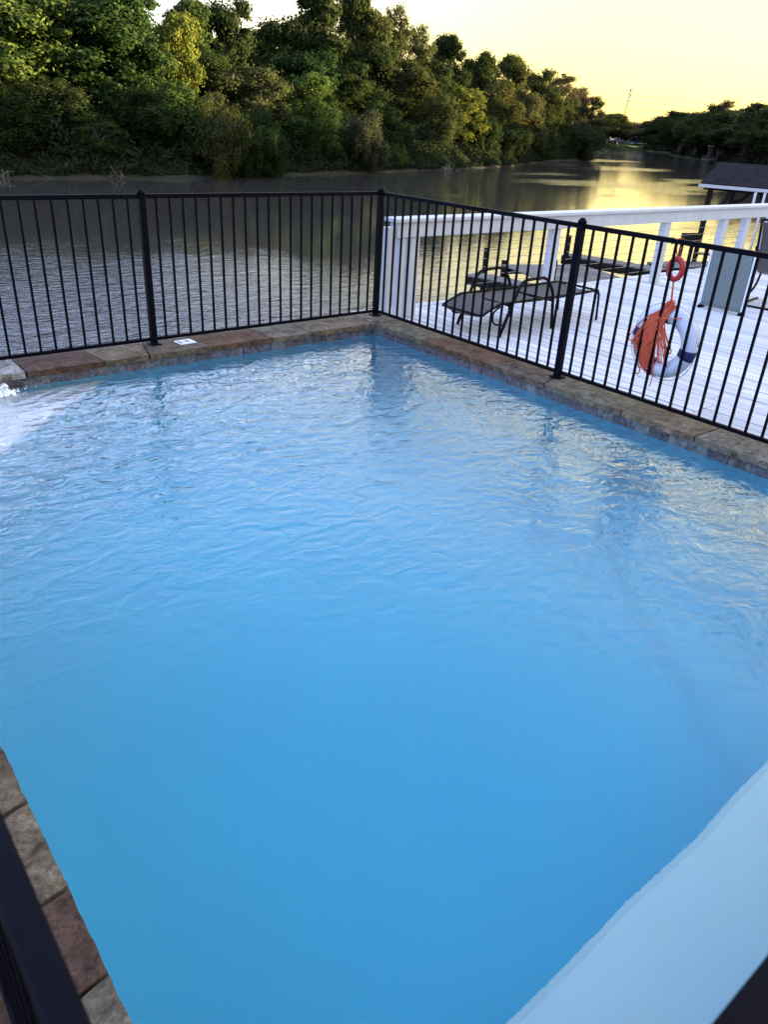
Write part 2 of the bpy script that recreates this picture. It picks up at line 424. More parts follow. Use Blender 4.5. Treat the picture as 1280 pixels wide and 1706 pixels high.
def soil_mat(name, a, b_, c):
    m, nt, b = newmat(name)
    tc = N(nt, 'ShaderNodeTexCoord')
    n1 = N(nt, 'ShaderNodeTexNoise', Scale=.35, Detail=8.0, Roughness=.65); nt.links.new(tc.outputs['Object'], n1.inputs['Vector'])
    r = ramp(nt, n1.outputs[0], [(.35, a), (.5, b_), (.65, c)])
    nt.links.new(r.outputs[0], b.inputs['Base Color']); b.inputs['Roughness'].default_value = .95; b.inputs['Specular IOR Level'].default_value = .05
    n2 = N(nt, 'ShaderNodeTexNoise', Scale=3.0, Detail=6.0); nt.links.new(tc.outputs['Object'], n2.inputs['Vector'])
    bp = N(nt, 'ShaderNodeBump', Distance=.15); nt.links.new(n2.outputs[0], bp.inputs['Height']); nt.links.new(bp.outputs[0], b.inputs['Normal'])
    return m
M['mud'] = soil_mat('bank_soil', (.042, .036, .027), (.032, .031, .02), (.024, .032, .015))
M['grass'] = soil_mat('bank_grass', (.03, .048, .018), (.036, .055, .02), (.045, .05, .024))

def leaf_mat():
    m = bpy.data.materials.new('foliage'); m.use_nodes = True; nt = m.node_tree; nt.nodes.clear()
    out = nt.nodes.new('ShaderNodeOutputMaterial')
    oi = N(nt, 'ShaderNodeObjectInfo'); tc = N(nt, 'ShaderNodeTexCoord')
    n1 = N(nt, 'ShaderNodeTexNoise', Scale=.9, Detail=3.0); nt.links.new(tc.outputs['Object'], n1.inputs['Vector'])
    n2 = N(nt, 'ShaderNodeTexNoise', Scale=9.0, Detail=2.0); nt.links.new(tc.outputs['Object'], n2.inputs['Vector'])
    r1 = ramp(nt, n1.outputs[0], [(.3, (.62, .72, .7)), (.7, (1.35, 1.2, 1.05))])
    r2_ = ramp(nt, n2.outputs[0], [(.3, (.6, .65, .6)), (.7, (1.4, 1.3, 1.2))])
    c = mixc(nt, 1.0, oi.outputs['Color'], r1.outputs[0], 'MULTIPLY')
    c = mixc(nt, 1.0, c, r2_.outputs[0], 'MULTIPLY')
    d = N(nt, 'ShaderNodeBsdfDiffuse'); nt.links.new(c, d.inputs[0])
    t = N(nt, 'ShaderNodeBsdfTranslucent'); nt.links.new(c, t.inputs[0])
    mx = N(nt, 'ShaderNodeMixShader'); mx.inputs[0].default_value = .28
    nt.links.new(d.outputs[0], mx.inputs[1]); nt.links.new(t.outputs[0], mx.inputs[2]); nt.links.new(mx.outputs[0], out.inputs[0])
    return m
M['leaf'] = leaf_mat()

# ------------------------------------------------------------------ the setting
WL = -0.115          # pool water level
RV = -2.5            # river level
PX0, PX1, PY0, PY1 = -4.76, -0.22, -5.93, -0.27     # inner edge of the coping
FLOOR = -1.42

# riverbed / ground sheet out to the horizon, river sheet, two banks
structure('ground', MB().poly([(-2500, -2500, -3.6), (2500, -2500, -3.6), (2500, 2500, -3.6), (-2500, 2500, -3.6)]).mesh('ground', M['mud']))
structure('river', MB().poly([(-900, -60, RV), (900, -60, RV), (900, 900, RV), (-900, 900, RV)]).mesh('river', M['river']))

LBANK = [(-400, 30), (-120, 32), (-40, 40), (-10, 45.5), (8.3, 47.4), (14.3, 47.5), (20, 47), (29.4, 50.5), (40.8, 53.7), (54, 58.4), (74.8, 66.3), (90, 75.5), (104, 83), (122, 88.5), (131, 96), (150, 112), (203.6, 147.9)]
RBANK = [(203.6, 147.9), (228, 157), (252, 166.3), (240, 148), (204.7, 124.1), (172.3, 94.5), (120, 55), (80, 28), (55, 10), (38, -3), (26, -9.5), (15, -11), (13, -40), (20, -400)]
def resample(poly, step):
    out = []
    for a, b in zip(poly, poly[1:]):
        a, b = Vector(a), Vector(b); n = max(1, int((b - a).length / step))
        out += [a + (b - a) * i / n for i in range(n)]
    return out + [Vector(poly[-1])]
def bank(name, poly, side, prof, mat, seed):
    rnd = random.Random(seed); pts = resample(poly, 2.5); n = len(pts); mb = MB()
    for i, p in enumerate(pts):
        d = (pts[min(i + 2, n - 1)] - pts[max(i - 2, 0)]).normalized(); nn = Vector((-d.y, d.x)) * side
        wob = rnd.uniform(-.35, .35)
        for o, z in prof:
            q = p + nn * (o + (wob if o < 4 else 0)); mb.v.append((q.x, q.y, z + (rnd.uniform(-.12, .12) if -1 < o < 60 else 0)))
    k = len(prof)
    for i in range(n - 1):
        for j in range(k - 1):
            q = (i * k + j, (i + 1) * k + j, (i + 1) * k + j + 1, i * k + j + 1)
            mb.f.append(q if side > 0 else q[::-1])
    return structure(name, mb.mesh(name, mat, smooth=True))
bank('left_bank', LBANK, 1, [(-3, -3.5), (-.4, -2.62), (.25, -2.36), (1.2, -2.1), (2.5, -1.5), (6, -.9), (16, .3), (40, 1.2), (500, 3)], M['mud'], 3)
bank('right_bank', RBANK, 1, [(-4, -3.5), (-.4, -2.65), (.3, -2.3), (2, -1.6), (4, -1.2), (14, -.6), (45, .6), (600, 2.5)], M['grass'], 4)

# block of made ground under the pool terrace, with the sea wall face on the river
ter = MB()
ter.box(-14, PX0 - .09, -14, .13, -3.4, -.075); ter.box(PX1 + .08, .13, -14, .13, -3.4, -.052)
ter.box(PX0 - .088, PX1 + .078, PY1 + .08, .13, -3.4, -.052); ter.box(PX0 - .088, PX1 + .078, -14, PY0 - .08, -3.4, -.052)
ter.box(.132, 13, -14, .2, -3.4, -.42)
structure('terrace', ter.mesh('terrace', M['grout']))

# pool: walls, floor, corner seat, bench along the near side with a diagonal step at its right end
pool = structure('swimming_pool')
wx0, wx1, wy0, wy1 = PX0 + .02 - .04, PX1 + .02, PY0 - .02, PY1 + .02
pf = MB(); pf.poly([(wx0, wy0, FLOOR), (wx1, wy0, FLOOR), (wx1, wy1, FLOOR), (wx0, wy1, FLOOR)]); pf.build('pool_floor', M['blueplaster'], pool)
pw = MB()
cor = [(wx0, wy0), (wx1, wy0), (wx1, wy1), (wx0, wy1)]
cen = ((wx0 + wx1) / 2, (wy0 + wy1) / 2)
CV = .32                                             # coved foot of the walls
prof = [(0, -.05), (0, FLOOR + CV)] + [(CV * (1 - math.cos(t)), FLOOR + CV * (1 - math.sin(t))) for t in [math.pi / 2 * i / 6 for i in range(1, 7)]]
prof[-1] = (CV + .02, FLOOR + .001)
for o, z in prof:
    for (px, py) in cor:
        pw.v.append((px + (o if px < cen[0] else -o), py + (o if py < cen[1] else -o), z))
for i in range(len(prof) - 1):
    for j in range(4):
        k = (j + 1) % 4; pw.f.append((i * 4 + k, i * 4 + j, (i + 1) * 4 + j, (i + 1) * 4 + k))
wl = pw.build('pool_wall', M['blueplaster'], pool, smooth=True); wl.data.set_sharp_from_angle(angle=R(35))
seat = MB().prism([(wx0 - .01, wy1 + .01), (wx0 - .01, -2.03), (-2.97, wy1 + .01)], FLOOR - .01, -.25)
seat = seat.build('corner_seat', M['plaster'], pool, bevel=.025)
seat.data.materials.append(M['blueplaster'])
for p_ in seat.data.polygons:
    if abs(p_.normal.z) < .3: p_.material_index = 1
bench = MB().prism([(wx0 - .01, wy0 - .01), (-.95, wy0 - .01), (-.95, -5.46), (-2.1, -5.49), (-2.35, -5.508), (-2.62, -5.512), (-2.9, -5.527), (-3.3, -5.518), (-3.7, -5.529), (wx0 - .01, -5.52)], FLOOR - .01, -.55)
bench = bench.build('bench', M['plaster'], pool, bevel=.03)
bench.data.materials.append(M['blueplaster'])
for p_ in bench.data.polygons:
    if abs(p_.normal.z) < .3: p_.material_index = 1
# shallow ramp that lifts the floor a little towards the right hand corner
L_ = [(-.55, -3.2), (-.9, -3.75), (-1.42, -4.40), (-1.66, -4.84), (-1.9, -5.14), (-2.2, -5.62)]
rmp = MB()
for (px, py) in L_:
    for o, z in ((-.10, FLOOR + .002), (-.05, FLOOR + .015), (.0, FLOOR + .07), (.05, FLOOR + .125), (.14, FLOOR + .15), (1.0, FLOOR + .16), (3.0, FLOOR + .165)):
        rmp.v.append((min(px + o * .78, wx1 + .02), max(py - o * .62, -5.9), z))
for i in range(len(L_) - 1):
    for j in range(6):
        rmp.f.append((i * 7 + j, i * 7 + j + 1, (i + 1) * 7 + j + 1, (i + 1) * 7 + j))
rmp.build('floor_ramp', M['blueplaster'], pool, smooth=True)

# water body (closed; its sides and bottom run into the shell)
wb = MB().box(wx0 - .03, wx1 + .03, wy0 - .03, wy1 + .03, FLOOR - .06, WL)
structure('pool_water', wb.mesh('pool_water', M['poolwater']))

# waterline tiles, one by one
def tile_mesh(seed, w):
    rnd = random.Random(seed); h = .078
    mb = MB().box(-w / 2 + .002, w / 2 - .002, -.008, .0, -h / 2, h / 2)
    return mb.mesh('tile', M['tile'], bevel=.002)
tg = MB()
for a_, b_ in zip(cor, cor[1:] + cor[:1]):
    ia, ib = [(q[0] + (.003 if q[0] < cen[0] else -.003), q[1] + (.003 if q[1] < cen[1] else -.003)) for q in (a_, b_)]
    tg.poly([(*ib, -.126), (*ia, -.126), (*ia, -.046), (*ib, -.046)])
tg.build('tile_grout', M['grout'], pool)
tm = tile_mesh(1, .152)
def tiles(a, b, inward_rot):
    a, b = Vector(a), Vector(b); L = (b - a).length; n = int(L / .152)
    for i in range(n):
        p = a + (b - a) * ((i + .5) / n)
        o = link('tile', tm, pool, (p.x, p.y, -.0845 + random.uniform(-.0015, .0015)), (random.uniform(-.02, .02), 0, inward_rot + random.uniform(-.012, .012)))
        o.scale = (L / n / .152, random.uniform(.9, 1.5), 1)
tiles((wx0, wy1, 0), (wx1, wy1, 0), 0)
tiles((wx1, wy1, 0), (wx1, wy0, 0), -math.pi / 2)
tiles((wx0, wy0, 0), (wx0, wy1, 0), math.pi / 2)

# coping and paving stones
cop = structure('pool_coping')
def stone_mesh(name, pts, t, seed, n, rough, mat, inset=.008):
    """slab with an uneven outline and a split, slightly dished top; pts = outline (counter-clockwise)"""
    rnd = random.Random(seed); bm = bmesh.new()
    xs = [p[0] for p in pts]; ys = [p[1] for p in pts]
    x0, x1, y0, y1 = min(xs), max(xs), min(ys), max(ys)
    nx = max(2, int((x1 - x0) / n)); ny = max(2, int((y1 - y0) / n))
    (ax, ay), (bx, by), (cx, cy), (dx, dy) = pts
    from mathutils import noise
    g = []
    for j in range(ny + 1):
        row = []
        for i in range(nx + 1):
            u, v = i / nx, j / ny
            x = (ax * (1 - u) + bx * u) * (1 - v) + (dx * (1 - u) + cx * u) * v
            y = (ay * (1 - u) + by * u) * (1 - v) + (dy * (1 - u) + cy * u) * v
            edge = min(u * nx, (1 - u) * nx, v * ny, (1 - v) * ny)
            z = noise.noise((x * 7 + seed * 3.1, y * 7, seed)) * rough + noise.noise((x * 22, y * 22 + seed, 3)) * rough * .5
            if edge < .5:
                z -= rough * .35 + .0015
                k = noise.noise((x * 18 + seed, y * 18, 9)) * .006
                x += k; y += k
            row.append(bm.verts.new((x, y, t + z)))
        g.append(row)
    for j in range(ny):
        for i in range(nx): bm.faces.new((g[j][i], g[j][i + 1], g[j + 1][i + 1], g[j + 1][i]))
    ring = g[0] + [r[-1] for r in g[1:]] + g[-1][-2::-1] + [r[0] for r in g[-2:0:-1]]
    low = [bm.verts.new((v.co.x + rnd.uniform(-.003, .003), v.co.y + rnd.uniform(-.003, .003), 0)) for v in ring]
    m = len(ring)
    for i in range(m):
        j = (i + 1) % m
        bm.faces.new((ring[j], ring[i], low[i], low[j]))
    bm.faces.new(low[::-1])
    bm.normal_update()
    me = bpy.data.meshes.new(name); bm.to_mesh(me); bm.free(); me.materials.append(mat)
    return me
def run(x0, x1, y0, y1, along, lens, seed0, n, rough, parent, name='stone', pale=None):
    """a row of stones along an axis"""
    rnd = random.Random(seed0); p = (x0 if along == 'x' else y0); end = (x1 if along == 'x' else y1); i = 0; sk0 = 0
    while p < end - .02:
        L = rnd.uniform(*lens)
        if end - (p + L) < lens[0] * .6: L = end - p
        sk1 = rnd.uniform(-.05, .05) if p + L < end - .01 else 0
        q = min(p + L, end); g = .006
        if along == 'x': pts = [(p + g + sk0, y0), (q - g + sk1, y0), (q - g - sk1, y1), (p + g - sk0, y1)]
        else: pts = [(x0, p + g + sk0), (x1, p + g - sk0), (x1, q - g - sk1), (x0, q - g + sk1)]
        cx = sum(a for a, b in pts) / 4; cy = sum(b for a, b in pts) / 4
        pl = pale is not None and p <= pale < q
        me = stone_mesh(name, [(a - cx, b - cy) for a, b in pts], .05, seed0 * 50 + i, n, rough, M['palestone'] if pl else M['stone'])
        link(name, me, parent, (cx, cy, -.05 + rnd.uniform(-.003, .002)))
        p = q; sk0 = sk1; i += 1
run(PX0 - .36, -3.57, PY1, .12, 'x', (.4, .75), 11, .045, .004, cop, pale=-3.8)
run(-3.57, .12, PY1, .12, 'x', (.38, .8), 12, .045, .004, cop)
run(PX1, .12, -6.4, PY1 - .012, 'y', (.45, 1.0), 13, .045, .004, cop)
run(PX0 - .34, PX0, -6.6, PY1 - .012, 'y', (.20, .42), 14, .022, .007, cop)
for k, (a, b) in enumerate(((-5.46, -5.115), (-5.86, -5.475), (-6.3, -5.875))):
    run(a, b, -7.0, .1, 'y', (.3, .6), 21 + k, .035, .006, cop)

# deck of whitewashed boards, one object per board
deck = structure('deck')
dm = MB().box(-.0622, .0622, -.5, .5, -.028, 0).mesh('board', M['deck'], bevel=.004)
x = .205; i = 0
DKY1 = .62
while x < 12.5:
    cut = random.choice((-2.6, -1.4, -3.3, -.5)) if i > 4 else -3.4
    for a, b in ((DKY1, cut + .003), (cut - .003, -7.5)):
        o = link('board', dm, deck, (x + random.uniform(-.0015, .0015), (a + b) / 2, -.10 + random.uniform(-.0025, .0025)), (0, random.uniform(-.006, .006), random.uniform(-.0006, .0006)), (1, a - b, 1))
    x += .1415; i += 1
for y in (DKY1 - .03, -.9, -2.1, -3.4, -5):
    MB().box(.14, 12.6, y - .025, y + .025, -.33, -.135).build('joist', M['dockwood'], deck)
for k in range(7):
    MB().box(.3 + k * 2, .48 + k * 2, .31, .49, -3.4, -.332).build('pile', M['pile'], deck)

# ------------------------------------------------------------------ pool fence
G = 21; SP = 2.44 / G
picket = MB().box(-.008, .008, -.008, .008, .035, 1.172).mesh('picket', M['black'])
postm = MB().box(-.026, .026, -.026, .026, 0, 1.205).mesh('post', M['black'], bevel=.003)
capm = MB().lathe([(.034, 0), (.035, .012), (.031, .016), (.026, .027), (.013, .037), (.002, .040)], n=12).mesh('cap', M['black'], smooth=True)
basem = MB().box(-.05, .05, -.05, .05, 0, .012).mesh('base_plate', M['black'], bevel=.003)
top_rail = MB().box(.026, 2.44 - .026, -.0145, .0145, 1.168, 1.202).mesh('top_rail', M['black'], bevel=.003)
bot_rail = MB().box(.026, 2.44 - .026, -.0145, .0145, .035, .062).mesh('bottom_rail', M['black'], bevel=.003)
def fence(label, start, ang, panels, length=2.44, skip_first=False, lift=None):
    f = thing('pool_fence', label, 'fence', start, ang)
    for p in range(panels + 1):
        x = p * length
        if not (skip_first and p == 0):
            po = link('post', postm, f, (x, 0, 0)); link('cap', capm, po, (0, 0, 1.205)); link('base_plate', basem, po)
        if p == panels: break
        tilt = (lift or {}).get(p, 0)
        sc = length / 2.44
        link('top_rail', top_rail, f, (x, 0, 0), (0, -tilt, 0), (sc, 1, 1))
        link('bottom_rail', bot_rail, f, (x, 0, 0), (0, 0, 0), (sc, 1, 1))
        for k in range(1, G):
            link('picket', picket, f, (x + k * SP * sc, 0, 0), (0, random.uniform(-.0015, .0015), 0))
    return f
fence('black iron picket fence along the back of the pool in front of the river', (0, 0, 0), math.pi, 3)
fence('black iron picket fence between the pool and the white deck', (0, 0, 0), -math.pi / 2, 3, skip_first=True)
fence('blurred black fence along the left pool edge in the near corner', (-4.956, -6.118, 0), math.pi / 2, 2, length=2.44)
fence('blurred dark fence rail in the lower right corner of the picture', (-4.956, -6.118, 0), 0, 2, length=2.44, skip_first=True)

# depth marker plate on the coping
mk = thing('depth_marker', 'small white depth marker plate with black figures on the back coping', 'sign', (-2.18, -.06, .004), R(4))
MB().box(-.077, .077, -.065, .065, -.004, .004).build('plate', M['plate'], mk, bevel=.002)
def text_mesh(s, size, mat, name):
    c = bpy.data.curves.new(name, 'FONT'); c.body = s; c.size = size; c.extrude = .0008; c.align_x = 'CENTER'; c.align_y = 'CENTER'
    t = bpy.data.objects.new(name, c); COL.objects.link(t)
    dg = bpy.context.evaluated_depsgraph_get(); dg.update()
    me = bpy.data.meshes.new_from_object(t.evaluated_get(dg)); me.materials.clear(); me.materials.append(mat)
    bpy.data.objects.remove(t); bpy.data.curves.remove(c); me.name = name
    return me
link('lettering', text_mesh('5 0', .085, M['ink'], 'lettering'), mk, (-.018, -.004, .0045))

# water spout foam at the left end
fm = MB(); rnd = random.Random(5)
for k in range(170):
    t = rnd.random(); px = -3.80 + rnd.gauss(0, .035) + t * .05; py = -.33 - t * .06 + rnd.gauss(0, .025)
    z = WL + .085 * (1 - t) ** 1.2 * rnd.random() + .004
    r = rnd.uniform(.004, .013)
    fm.lathe([(r * .2, -r), (r * .8, -r * .6), (r, 0), (r * .8, r * .6), (r * .2, r)], (px, py, z), 6)
for k in range(90):
    a = rnd.uniform(0, 6.28); d = abs(rnd.gauss(0, .10)); r = rnd.uniform(.003, .008)
    fm.lathe([(r * .3, -r * .5), (r, 0), (r * .3, r * .5)], (-3.75 + d * math.cos(a), -.37 + d * math.sin(a) * .8, WL + .002), 6)
foam_m = pmat('white_foam', (.85, .88, .90), .3, var=.03)
tag(fm.build('foam', foam_m, smooth=True), 'white bubbling water at the left edge of the pool', 'foam', kind='stuff')

# ------------------------------------------------------------------ white deck railing with steel cables
rl = thing('deck_railing', 'white wooden railing with steel cables along the river side of the deck', 'railing', (0, .15, -.1))
def rpost(x, w, h, y=0.0):
    b = MB().box(-w / 2, w / 2, -.05, .05, 0, h)
    b.build('post', M['white'], rl, bevel=.006, loc=(x, y, 0))
rpost(.215, .09, .955, -.05); rpost(.42, .075, .86); rpost(.585, .13, .86)
for xx in (2.93, 5.40, 7.02, 7.72, 10.1): rpost(xx, .14, .86)
MB().box(.26, 12.4, -.11, .10, .995, 1.035).build('cap_rail', M['white'], rl, bevel=.006)
MB().box(.30, 12.4, -.075, -.052, .845, .993).build('face_board', M['white'], rl, bevel=.004)
MB().box(.30, 12.4, -.049, .049, .862, .993).build('beam', M['white'], rl, bevel=.004)
for k in range(8):
    zz = .09 + k * .092
    MB().tube([(.6, .0, zz), (3, .0, zz - .004), (5.4, 0, zz), (7.4, 0, zz - .003), (12.4, 0, zz)], .003, 6).build('cable', M['cable'], rl, smooth=True)

# ------------------------------------------------------------------ sun lounger
lg = thing('sun_lounger', 'dark framed sling sun lounger with looped arms on the white deck', 'sun lounger', (0, 0, -.1))
y0, y1, zb = -.42, -.99, .335
x0, x1 = .56, 2.44
def sl(x):       # height of the sling along the bed: drooping foot, slight dip
    if x < .78: return zb - .02 - (.78 - x) ** 1.3 * .55
    return zb - .018 * math.sin((x - .78) / (2.44 - .78) * math.pi)
mb = MB(); nx, ny = 26, 8
for side in (0, 1):
    for i in range(nx + 1):
        xx = x0 + (x1 - x0) * i / nx
        for j in range(ny + 1):
            v = j / ny
            mb.v.append((xx, y0 + (y1 - y0) * v, sl(xx) - .03 * math.sin(v * math.pi) - .006 * side))
    b0 = side * (nx + 1) * (ny + 1)
    for i in range(nx):
        for j in range(ny):
            a = b0 + i * (ny + 1) + j
            q = (a, a + ny + 1, a + ny + 2, a + 1)
            mb.f.append(q if side else q[::-1])
mb.build('sling', M['sling'], lg, smooth=True)
for yy in (y0, y1):
    pts = [(x0 + (.80 - x0) * i / 6, yy, sl(x0 + (.80 - x0) * i / 6)) for i in range(7)] + [(1.2, yy, zb), (1.6, yy, zb + .0), (2.0, yy, zb), (x1 - .03, yy, zb + .005), (x1 + .02, yy, zb - .04), (x1 + .05, yy, 0)]
    MB().tube(rounded(pts, .05), .0135, 8).build('side_rail', M['tube'], lg, smooth=True)
    s = 1 if yy == y0 else -1
    ya = yy + s * .025
    arm = [(.83, ya, 0), (.98, ya, .34), (1.08, ya, .55), (1.46, ya, .56), (1.60, ya, .40), (1.66, ya, 0)]
    MB().tube(rounded(arm, .10, 6), .017, 8).build('arm', M['tube'], lg, smooth=True)
    MB().tube(rounded([(.88, ya, .12), (.72, ya - s * .01, .14), (.70, ya - s * .01, .26), (.82, yy, .31)], .06), .010, 8).build('brace', M['tube'], lg, smooth=True)
for xx, zz in ((x0, sl(x0)), (.98, .30), (1.62, .30), (x1, zb)):
    MB().tube([(xx, y0, zz), (xx, y1, zz)], .0125, 8).build('cross_bar', M['tube'], lg, smooth=True)

# ------------------------------------------------------------------ grey cabinet and patio chair at the right
cb = thing('storage_cabinet', 'upright grey cabinet with pale edges standing on the deck behind the fence', 'cabinet', (4.42, -1.45, -.1), R(1))
MB().box(0, .05, -.295, .295, .03, .745).build('body', M['greybox'], cb, bevel=.008)
MB().box(-.012, -.002, -.26, .26, .07, .725).build('door', M['greybox'], cb, bevel=.004)
for s in (-1, 1):
    MB().box(-.016, .0, s * .28 - .014, s * .28 + .014, .05, .745).build('edge_trim', M['whitetrim'], cb, bevel=.003)
MB().box(-.014, .054, -.297, .297, .748, .758).build('lid', M['greybox'], cb, bevel=.006)
for sx in (.03,):
    for s in (-.27, .27): MB().box(sx - .06, sx + .06, s - .02, s + .02, 0, .03).build('foot', M['black'], cb)

pc = thing('patio_chair', 'black framed patio chair with grey sling back cut by the right edge', 'chair', (5.45, -1.58, -.1), R(8))
# faces right (+X); back towards the pool side
bk = MB()
for side in (0, 1):
    for i in range(9):
        t = i / 8; zz = .43 + t * .60; xx = -.12 - .16 * t + .04 * math.sin(t * math.pi) - .008 * side
        for j in range(7):
            v = j / 6 - .5; bk.v.append((xx - .02 * math.cos(v * math.pi), v * .50, zz))
    b0 = side * 63
    for i in range(8):
        for j in range(6):
            a = b0 + i * 7 + j; q = (a, a + 7, a + 8, a + 1); bk.f.append(q if side else q[::-1])
bk.build('back_sling', M['sling'], pc, smooth=True)
st = MB()
for side in (0, 1):
    for i in range(9):
        t = i / 8; xx = -.12 + .50 * t; zz = .42 - .02 * math.sin(t * math.pi) + .01 * t - .008 * side
        for j in range(7): st.v.append((xx, (j / 6 - .5) * .50, zz - .015 * math.cos((j / 6 - .5) * math.pi)))
    b0 = side * 63
    for i in range(8):
        for j in range(6):
            a = b0 + i * 7 + j; q = (a, a + 7, a + 8, a + 1); st.f.append(q[::-1] if side else q)
st.build('seat_sling', M['sling'], pc, smooth=True)
for s in (-1, 1):
    yy = s * .27
    MB().tube(rounded([(-.29, yy, 1.06), (-.20, yy, .75), (-.12, yy, .43), (.38, yy, .43), (.42, yy, .38)], .10, 6), .016, 8).build('side_frame', M['tube'], pc, smooth=True)
    MB().tube(rounded([(-.20, yy * 1.05, .72), (-.05, yy * 1.2, .66), (.28, yy * 1.2, .64), (.34, yy * 1.1, .42)], .08, 6), .015, 8).build('arm', M['tube'], pc, smooth=True)
    MB().tube(rounded([(.25, yy, .42), (.05, yy * .9, .20), (-.36, yy, .015), (-.36, yy, .015)], .12, 6), .015, 8).build('leg', M['tube'], pc, smooth=True)
    MB().tube([(-.36, yy, .015), (.36, yy, .015)], .015, 8).build('runner', M['tube'], pc, smooth=True)
MB().tube([(-.36, -.27, .015), (-.36, .27, .015)], .013, 8).build('cross_bar', M['tube'], pc, smooth=True)
MB().tube([(-.29, -.27, 1.06), (-.30, 0, 1.075), (-.29, .27, 1.06)], .015, 8).build('head_bar', M['tube'], pc, smooth=True)

# ------------------------------------------------------------------ life ring, rope and float hung on the fence
RX, RY, RZ = .075, -3.285, .485
ring = thing('life_ring', 'white life ring with navy bands hanging on the outside of the fence', 'life ring', (RX, RY, RZ), 0)
def torus_arc(rad, r, a0, a1, n, m, closed, flat=1.0):
    pts = [(0, rad * math.cos(a0 + (a1 - a0) * i / n), rad * math.sin(a0 + (a1 - a0) * i / n)) for i in range(n if closed else n + 1)]
    b = MB().tube(pts, r, m, closed=closed)
    b.v = [(v[0] * flat, v[1], v[2]) for v in b.v]
    return b
torus_arc(.198, .062, 0, 2 * math.pi, 48, 14, True, .8).build('ring_body', M['ringwhite'], ring, smooth=True)
for a in (10, 84, 192, 286):
    torus_arc(.198, .0655, R(a - 9), R(a + 9), 5, 14, False, .84).build('band', M['navy'], ring, smooth=True)
# grab line looping round between the bands
for a in (10, 84, 192, 286):
    pts = []
    for i in range(9):
        t = i / 8; an = R(a + 90 * t); rr = .264 + .018 * math.sin(t * math.pi)
        pts.append((0, rr * math.cos(an), rr * math.sin(an)))
    MB().tube(pts, .004, 6).build('grab_line', M['ringwhite'], ring, smooth=True)

fl = thing('throw_float', 'small red float ring tied under the top rail of the fence', 'float', (.045, -3.262, 1.0), 0)
b = MB()
b.tube([(0, .052 * math.cos(2 * math.pi * i / 28), .068 * math.sin(2 * math.pi * i / 28)) for i in range(28)], .0195, 10, closed=True)
b.build('float_body', M['redfloat'], fl, smooth=True)
MB().tube([(0, .01, .085), (-.03, .02, .16), (-.045, .012, .195), (-.05, -.006, .208), (-.03, -.012, .19), (0, -.008, .09)], .0035, 6).build('cord', M['rope'], fl, smooth=True)
MB().tube([(-.045, .05, .21), (-.05, .03, .196), (-.062, .0, .20), (-.045, -.03, .212), (-.02, .01, .18), (-.045, .05, .16)], .0035, 6).build('knot', M['rope'], fl, smooth=True)

rp = thing('rope_coil', 'orange rope bundle draped over the front of the white life ring', 'rope', (.0, RY, RZ), 0)
rnd = random.Random(9)
tie = Vector((.045, -.005, .285))
for k in range(48):
    s = k / 47
    # strands leave the tie, pass over the ring face and fan to the lower left (+Y) side
    ey = .20 - .19 * s + rnd.gauss(0, .030); ez = -.01 - .25 * s ** .8 + rnd.gauss(0, .026)
    if k > 38: ey = rnd.uniform(-.10, -.02); ez = rnd.uniform(-.16, .02)
    w = rnd.uniform(.006, .024)
    xo = rnd.uniform(.006, .022)
    m1 = Vector((xo - .012, .05 + rnd.gauss(0, .035) - .02 * s, .17 + rnd.gauss(0, .02)))
    m2 = Vector((xo - .012, (.05 + ey) / 2 + rnd.gauss(0, .018), (.17 + ez) / 2 + .02))
    e = Vector((xo, ey, ez))
    down = (e - m2).normalized(); side = Vector((0, -down.z, down.y)) * w
    pts = [tie + Vector((rnd.gauss(0, .01), rnd.gauss(0, .02), rnd.gauss(0, .012))), m1, m2, e - side, e + down * w * .8, e + side, m2 + side * 1.4, m1 + side, tie + Vector((0, rnd.gauss(0, .02), -.01))]
    MB().tube(rounded(pts, .09, 4), .0046, 6).build('strand', M['rope'], rp, smooth=True)
pts = []
for i in range(15):
    a = 2 * math.pi * i / 14; pts.append((.02 + .04 * math.cos(a), -.03 + .085 * math.sin(a), .185 - .02 * math.sin(a)))
MB().tube(pts, .004, 6).build('wrap', M['rope'], rp, smooth=True)
MB().tube([(.045, .02, .44), (.045, .012, .38), (.046, .006, .33), tuple(tie)], .0065, 6).build('lead', M['rope'], rp, smooth=True)
MB().tube([(.02, .03, -.18), (.025, .005, -.26), (.02, .01, -.33)], .0036, 6).build('tail', M['rope'], rp, smooth=True)

# ------------------------------------------------------------------ low docks in the river
def low_dock(label, c, L, wid, rz, z, piles, ptop):
    t = thing('low_dock', label, 'dock', (c[0], c[1], z), rz, 'low docks in the river')
    n = int(L / .16)
    pm = MB().box(-.074, .074, -wid / 2, wid / 2, -.035, 0).mesh('plank', M['dockwood'])
    for i in range(n):
        link('plank', pm, t, (-L / 2 + (i + .5) * L / n, random.uniform(-.02, .02), random.uniform(-.006, .006)))
    for s in (-1, 1):
        MB().box(-L / 2, L / 2, s * (wid / 2 - .03) - .03, s * (wid / 2 - .03) + .03, -.25, -.038).build('beam', M['pile'], t)
    for (x, y), h in zip(piles, ptop):
        MB().tube([(x, y, -1.8), (x, y, h)], [.085, .075], 8).build('pile', M['pile'], t)
    return t
ax = R(-63)
low_dock('low grey dock in the river with dark piles behind the sun lounger', (9.9, 6.9), 2.4, .6, R(-84), -1.6, [(-1.1, .36), (1.0, .36)], [.62, .62])
low_dock('wide grey low dock floor beyond the deck railing', (12.3, 6.9), 2.6, 3.0, R(-20), -1.6, [(-1.2, 1.58), (1.1, 1.58)], [.1, .75])
low_dock('narrow low dock plank with two tall piles right of the middle fence post', (14.6, 7.2), 3.0, .7, R(-82), -1.45, [(-1.4, .42), (-1.3, -.42), (1.2, .42)], [.62, .58, .05])
